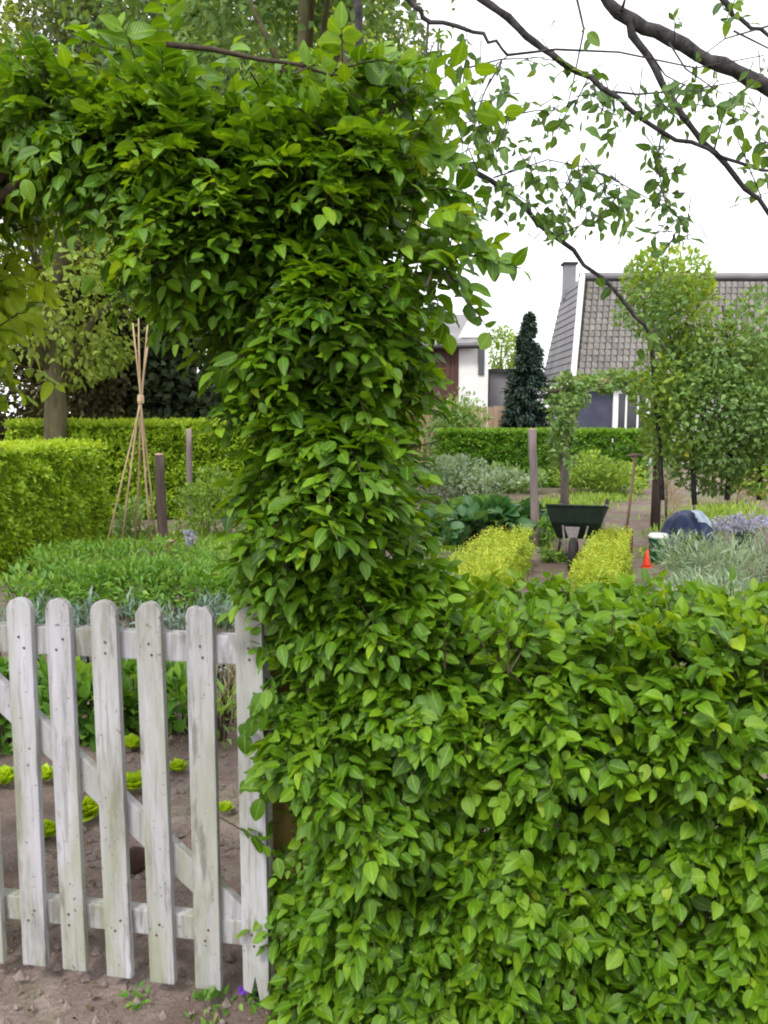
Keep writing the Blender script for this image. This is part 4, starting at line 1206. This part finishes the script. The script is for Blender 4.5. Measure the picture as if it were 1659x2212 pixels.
def hedge():
    root = thing('hornbeam_hedge', tuple(HORG + AX * 1.1 + NR * .1), 'broad clipped green hornbeam hedge filling the lower right', 'hedge')
    top = to_wall(1300, 1402, -.05)[1]
    poly = [(.06, -.02), (3.0, -.02)] + [(3.0 - .29 * k, top + random.uniform(-.02, .02)) for k in range(10)] + [(.1, top + .03)]
    pts, out = wall_points(poly, .30, 3300, 1500, 900, 700, HORG + NR * .22, AX, NR, .14, .15, .5)
    lv, tw = Leaves(), MB()
    sprays(lv, tw, pts, out, (.05, .13), 8, .051, .034, .05, .3, (.72, .52), .46, .2, .5, .55, .34)
    k = 420                                            # the trimmed shoulder just under the top
    s = rng.uniform(.05, 3, k)
    tp = HORG + NR * (-.06 + rng.uniform(0, .22, (k, 1))) + s[:, None] * AX + UP * (top - rng.uniform(.02, .28, (k, 1)))
    sprays(lv, tw, tp, np.tile(-NR, (k, 1)) + UP * .3, (.05, .12), 8, .05, .033, .05, .3, (.72, .52), .48, .2, .5, .5, .34)
    # flat top: loose young shoots
    k = 750
    s = rng.uniform(.1, 3, k); th = rng.uniform(-.3, .3, k)
    tp = HORG + NR * .22 + s[:, None] * AX + th[:, None] * NR + UP * (top - rng.uniform(-.02, .06, (k, 1)))
    sprays(lv, tw, tp, np.tile(UP, (k, 1)) + rng.normal(0, .5, (k, 3)) - NR * .3, (.05, .13), 7, .048, .031, .2, .2, (.5, .4), .56, .22)
    st = MB()
    for i in range(12):
        x = .12 + i * .25 + random.uniform(-.06, .06)
        q = AX * (x - 1.1) + NR * random.uniform(.0, .25)
        lean = random.uniform(-.1, .1)
        MB().tube([(q[0], q[1], -.04), (q[0] + lean * .4, q[1] + .03, .4), (q[0] + lean, q[1] - .02, .75), (q[0] + lean * 1.4, q[1], 1.05)], [.02, .016, .011, .005], 7).build('stem', M['twig'], root, True)
        for j in range(5):
            h = random.uniform(.15, .9); a = random.uniform(0, 6.28)
            st.tube([(q[0] + lean * h, q[1], h), (q[0] + lean * h + .14 * math.cos(a), q[1] + .1 * math.sin(a), h + .12)], [.006, .003], 4)
    o = st.build('branches', M['twig'], root); o['kind'] = 'stuff'
    tw.v = [(x - root.location.x, y - root.location.y, z) for x, y, z in tw.v]
    o = tw.build('twigs', M['twig'], root); o['kind'] = 'stuff'
    foliage(root, lv.cat(), M['hornbeam'], 300)


hedge()


def arch():
    root = thing('hornbeam_arch', tuple(HORG + AX * .12 + NR * .1), 'tall green hornbeam arch trained over the gate, thick right pillar', 'hedge arch')
    right = [(800, 230), (830, 320), (835, 430), (840, 540), (850, 640), (850, 720), (828, 800), (825, 900), (845, 980), (850, 1080), (860, 1150), (930, 1320)]
    left = [(1000, 1500), (800, 2260), (650, 2240), (650, 1900), (615, 1720), (580, 1600), (575, 1480), (575, 1330), (565, 1220), (540, 1120), (522, 1020), (510, 920), (498, 820), (445, 720), (395, 620)]
    under = [(345, 470), (260, 400), (140, 385), (40, 415), (-30, 490), (-60, 700), (-100, 850), (-150, 1000), (-170, 1300), (-170, 1700), (-170, 2200)]
    outer = [(-520, 2200), (-520, 900), (-480, 300), (-300, 165), (-60, 150), (150, 150), (350, 170), (500, 195), (640, 205), (740, 200), (790, 205)]
    poly = [to_wall(*q, -.05) for q in right + left] + [to_wall(*q, .34) for q in under] + [to_wall(*q, -.05) for q in outer]
    pts, out = wall_points(poly, .26, 4600, 2200, 2300, 1000, HORG + NR * .16, AX, NR, .2, .2, .33)
    keep = pts[:, 2] > .0
    # the left pillar outside the frame stays thinner
    pts, out = pts[keep], out[keep]
    # leave the inner corner of the arch open so that its stems show
    c0 = P(75, 420, 2.3)
    gap = (np.hypot(pts[:, 0] - c0.x, pts[:, 2] - c0.z) < .13) & (rng.random(len(pts)) < .75)
    pts, out = pts[~gap], out[~gap]
    lv, tw = Leaves(), MB()
    hi = pts[:, 2] > 1.25
    sprays(lv, tw, pts[hi], out[hi], (.06, .17), 9, .052, .029, .0, .4, (1.0, .22), .42, .2, .5, .4, .26)
    sprays(lv, tw, pts[~hi], out[~hi], (.06, .15), 8, .053, .032, .0, .35, (.9, .32), .42, .2, .5, .45, .3)
    # loose young growth on top and along the right shoulder
    loose = []
    for (u, v, n_) in ((60, 140, 22), (160, 150, 20), (280, 140, 22), (400, 140, 20), (500, 160, 14), (600, 160, 14), (690, 130, 20), (760, 120, 22), (820, 140, 20), (860, 190, 16), (880, 260, 14), (900, 340, 12), (910, 450, 10),
                       (940, 545, 12), (960, 570, 8), (640, 90, 8), (350, 70, 6), (200, 80, 6)):
        for k in range(int(n_ * .6)):
            s, z = to_wall(u + random.gauss(0, 34), v + 26 + random.gauss(0, 26))
            loose.append(HORG + AX * s + UP * z + NR * random.uniform(-.02, .34))
    lp = np.array(loose)
    sprays(lv, tw, lp, np.stack([rng.normal(.3, .5, len(lp)), rng.normal(-.1, .5, len(lp)), rng.normal(.35, .45, len(lp))], 1), (.07, .18), 7, .062, .038, .1, .3, (.7, .4), .55, .35)
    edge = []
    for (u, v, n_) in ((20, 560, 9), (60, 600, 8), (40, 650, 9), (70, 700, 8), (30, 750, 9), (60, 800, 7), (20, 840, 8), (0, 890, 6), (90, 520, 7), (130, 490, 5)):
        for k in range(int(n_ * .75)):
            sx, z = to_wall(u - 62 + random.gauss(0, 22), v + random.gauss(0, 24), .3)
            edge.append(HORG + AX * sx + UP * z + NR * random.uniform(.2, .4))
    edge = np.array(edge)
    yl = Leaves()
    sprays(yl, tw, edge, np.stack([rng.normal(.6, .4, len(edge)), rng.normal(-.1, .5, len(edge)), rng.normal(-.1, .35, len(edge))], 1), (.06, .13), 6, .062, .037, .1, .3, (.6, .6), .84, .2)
    # a few long shoots reaching out over the sky at right
    for (u0, v0, u1, v1, k_) in ((930, 470, 1075, 575, 12), (940, 560, 1125, 580, 13), (900, 590, 1010, 622, 8), (920, 400, 1010, 470, 8), (910, 330, 1000, 380, 8), (525, 770, 470, 805, 6), (585, 1480, 530, 1585, 9), (610, 1680, 565, 1725, 7)):
        off = -.12 if u1 < 800 else .05
        a = HORG + AX * to_wall(u0, v0, off)[0] + UP * to_wall(u0, v0, off)[1] + NR * off; b = HORG + AX * to_wall(u1, v1, off)[0] + UP * to_wall(u1, v1, off)[1] + NR * off
        d = nrmz(b - a)
        for j in range(k_):
            f = j / (k_ - 1); p = a * (1 - f) + b * f + UP * .02 * math.sin(f * 3)
            sgn = 1 if j % 2 else -1
            lv.add(p, d * .6 + np.array([0, -.3, sgn * .6 - .35]) + rng.normal(0, .25, 3), np.array([.1, -.75, .6]) + rng.normal(0, .3, 3), .058 * random.uniform(.7, 1.15), .038 * random.uniform(.8, 1.1), random.gauss(.5, .12))
        tw.tube([Vector(a), Vector((a + b) / 2 + UP * .02), Vector(b)], [.004, .003, .0015], 4)
    org = np.array(root.location)
    tw.v = [tuple(np.array(q) - org) for q in tw.v]
    o = tw.build('twigs', M['twig'], root); o['kind'] = 'stuff'
    W3 = lambda u, v, off: Vector(HORG + AX * to_wall(u, v, off)[0] + UP * to_wall(u, v, off)[1] + NR * off - org)
    for path, r in (([(690, 2240), (680, 1700), (700, 1200), (690, 800), (640, 500), (520, 330), (330, 260)], .028), ([(760, 2240), (770, 1600), (760, 1000), (790, 500), (760, 250), (740, 100)], .02),
                    ([(-330, 2200), (-320, 1500), (-280, 900), (-170, 620), (-40, 460), (100, 350), (230, 270)], .03), ([(-400, 2200), (-380, 900), (-150, 540), (50, 330), (80, 230)], .022),
                    ([(-100, 262), (120, 240), (330, 232), (370, 200)], .011), ([(360, 96), (455, 106), (560, 128), (640, 138), (720, 165)], .008)):
        off = .12 if len(path) > 4 else .0
        off = .12 if r > .0085 else .0
        w = [W3(u, v, off + random.uniform(-.02, .02)) for u, v in path]
        if w[0].z < .3 - org[2]: w[0].z = -.05
        MB().tube(w, [r * (1 - .65 * k / (len(w) - 1)) for k in range(len(w))], 8).build('stem', M['twig'], root, True)
    foliage(root, yl.cat(), M['young'], 40, False, 'backlit_tint_foliage')  # left fringe: same leaves, light shining through painted by the brighter material
    foliage(root, lv.cat(), M['hornbeam'], 300)


arch()


# ------------------------------------------------------------------ tree whose bare limbs hang over the garden
def overhang():
    Y = 3.3
    b = P(2040, 1300, Y)
    root = thing('overhanging_cherry_tree', (b.x, Y, 0), 'sparse dark limbed tree hanging over the garden against white sky', 'tree')
    ox = Vector((b.x, Y, 0))
    W3 = lambda u, v, y=Y: P(u, v, y) - ox
    # the trunk stands just outside the picture at the right; limbs reach up and left from it
    tk = W3(1960, 430)
    MB().tube([(0, 0, -.05), (.03, .02, .7), (-.02, .0, 1.5), tk], [.10, .085, .07, .058], 12).build('trunk', M['bark_dark'], root, True)
    fork = W3(1040, -330)
    limbs = [
        ([(1960, 430), (1850, 330), (1680, 205), (1560, 140), (1450, 85), (1335, 28), (1270, -50), (1180, -200), None], .031, .018, 3.3),
        ([(1335, 28), (1400, 120), (1450, 215), (1545, 330), (1640, 430), (1740, 540)], .015, .007, 3.3),
        ([None, (930, -120), (1035, -5), (1120, 60), (1190, 115), (1300, 190), (1430, 285), (1560, 340), (1680, 370)], .018, .005, 3.2),
        ([None, (800, -60), (880, -5), (930, 48), (1045, 72), (1095, 118)], .013, .005, 3.1),
        ([None, (770, -60), (775, 110), (870, 265), (960, 330), (1060, 390), (1200, 512), (1330, 630), (1410, 735)], .016, .007, 3.4),
        ([(1180, -200), (1300, -150), (1540, -20), (1600, 40), (1690, 95)], .018, .006, 3.4),
    ]
    for pts, r0, r1, y in limbs:
        w = [fork.copy() if q is None else W3(*q, y) for q in pts]
        fine = []
        for a, c in zip(w, w[1:]):
            fine += [a] + [a.lerp(c, t_) + Vector((random.uniform(-1, 1), random.uniform(-1, 1), random.uniform(-1, 1))) * .011 for t_ in (.27, .5, .75)]
        fine.append(w[-1])
        MB().tube(fine, [(r0 + (r1 - r0) * k / (len(fine) - 1)) * random.uniform(.88, 1.14) for k in range(len(fine))], 9).build('branch', M['bark_dark'], root, True)
    twigs = [([(1095, 118), (1200, 108), (1340, 108), (1500, 150), (1659, 112)], .005), ([(925, 45), (918, 160), (912, 290)], .006), ([(950, 55), (940, 190), (935, 270)], .005), ([(1245, -20), (1258, 70), (1240, 175), (1225, 235)], .005),
             ([(960, 155), (1080, 130), (1180, 118)], .004), ([(1085, 130), (1050, 190), (1020, 270)], .005), ([(1300, 190), (1380, 200), (1500, 195), (1600, 175)], .005), ([(1430, 285), (1420, 350), (1430, 420), (1450, 500)], .004),
             ([(1545, 330), (1560, 260), (1580, 200)], .004), ([(1240, 230), (1270, 170), (1310, 125)], .0035), ([(1200, 40), (1170, 90), (1190, 115)], .003), ([(1065, 385), (1180, 350), (1300, 375)], .0035), ([(1300, 375), (1400, 430), (1470, 470)], .003),
             ([(1590, 60), (1659, 110), (1700, 150)], .004), ([(1400, 120), (1440, 160), (1500, 195)], .004), ([(1450, 85), (1480, 150), (1560, 205)], .0045), ([(1640, 430), (1600, 300), (1570, 200)], .003), ([(1060, 260), (1160, 240), (1230, 235)], .0035),
             ([(1200, 512), (1290, 470), (1340, 420)], .003), ([(1000, 180), (1010, 100), (1000, 40)], .003), ([(1520, 520), (1500, 450), (1465, 430)], .002), ([(1339, 30), (1360, -40), (1400, -120)], .008), ([(1659, 60), (1560, 90), (1480, 150)], .004)]
    for pts, r in twigs:
        y = 3.2 + random.uniform(-.1, .15)
        w = [W3(u, v, y) + Vector((0, random.uniform(-.03, .03), 0)) for u, v in pts]
        MB().tube(w, [r * (1 - .6 * k / (len(w) - 1)) for k in range(len(w))], 6).build('twig', M['bark_dark'], root, True)
    lv = Leaves(); tw = MB()
    cl = [(1010, 240, 14, 45), (1060, 270, 16, 40), (1090, 310, 8, 22), (1040, 215, 10, 30), (960, 300, 10, 30), (930, 200, 10, 40), (1000, 330, 8, 30), (1180, 230, 5, 26), (1220, 250, 5, 22), (1165, 215, 3, 20),
          (1290, 190, 7, 22), (1320, 205, 8, 22), (1345, 250, 6, 22), (1270, 175, 4, 16), (1400, 215, 7, 22), (1450, 205, 9, 26), (1500, 190, 10, 26), (1550, 215, 8, 26), (1610, 230, 8, 26), (1640, 330, 9, 30), (1655, 390, 7, 26),
          (1420, 310, 8, 18), (1425, 370, 9, 18), (1440, 430, 10, 22), (1450, 490, 9, 20), (1470, 460, 6, 20), (1150, 355, 7, 24), (1210, 370, 9, 24), (1260, 385, 8, 24), (1310, 385, 6, 24), (1290, 440, 8, 26), (1340, 460, 8, 24), (1330, 410, 8, 22),
          (1080, 410, 7, 22), (1150, 450, 8, 24), (1190, 480, 9, 22), (1120, 440, 5, 18), (1240, 440, 6, 22), (1600, 30, 4, 22), (1560, 20, 3, 18), (1640, 150, 6, 20), (1140, 130, 4, 22), (1085, 140, 6, 18), (1200, 140, 3, 18), (990, 130, 8, 34), (960, 110, 8, 30),
          (1255, 45, 2, 14), (1480, 60, 3, 20), (1520, 130, 5, 24), (1410, 745, 6, 30), (1340, 625, 2, 14), (1000, 470, 6, 26), (1035, 430, 6, 26)]
    P_, O_ = [], []
    for u, v, n_, sd in cl:
        for k in range(max(1, int(n_ * .95))):
            P_.append(tuple(P(u + random.gauss(0, sd * .8), v + random.gauss(0, sd * .8), 3.25 + random.gauss(0, .12))))
            O_.append((random.gauss(0, .7), random.gauss(-.2, .5), random.gauss(-.35, .4)))
    sprays(lv, tw, np.array(P_), np.array(O_), (.03, .08), 3, .056, .031, -.2, .5, (.5, .3), .4, .25, .7)
    # the crown above the picture, where the limbs come from
    for k in range(26):
        c = Vector((random.gauss(.4, 1.3), random.gauss(.2, .8), random.uniform(4.3, 5.4))) + Vector((.6, Y, 0))
        blob(lv, c, (.35, .35, .25), 60, .065, .034, 6, .4, -.1)
    a = lv.cat()
    c_, u_, v_, dep = projected(a[0], a[1], a[3])
    tw.v = [(x - ox.x, y - ox.y, z) for x, y, z in tw.v]
    o = tw.build('shoots', M['bark_dark'], root); o['kind'] = 'stuff'
    foliage(root, a, M['cherry'], 300)


overhang()
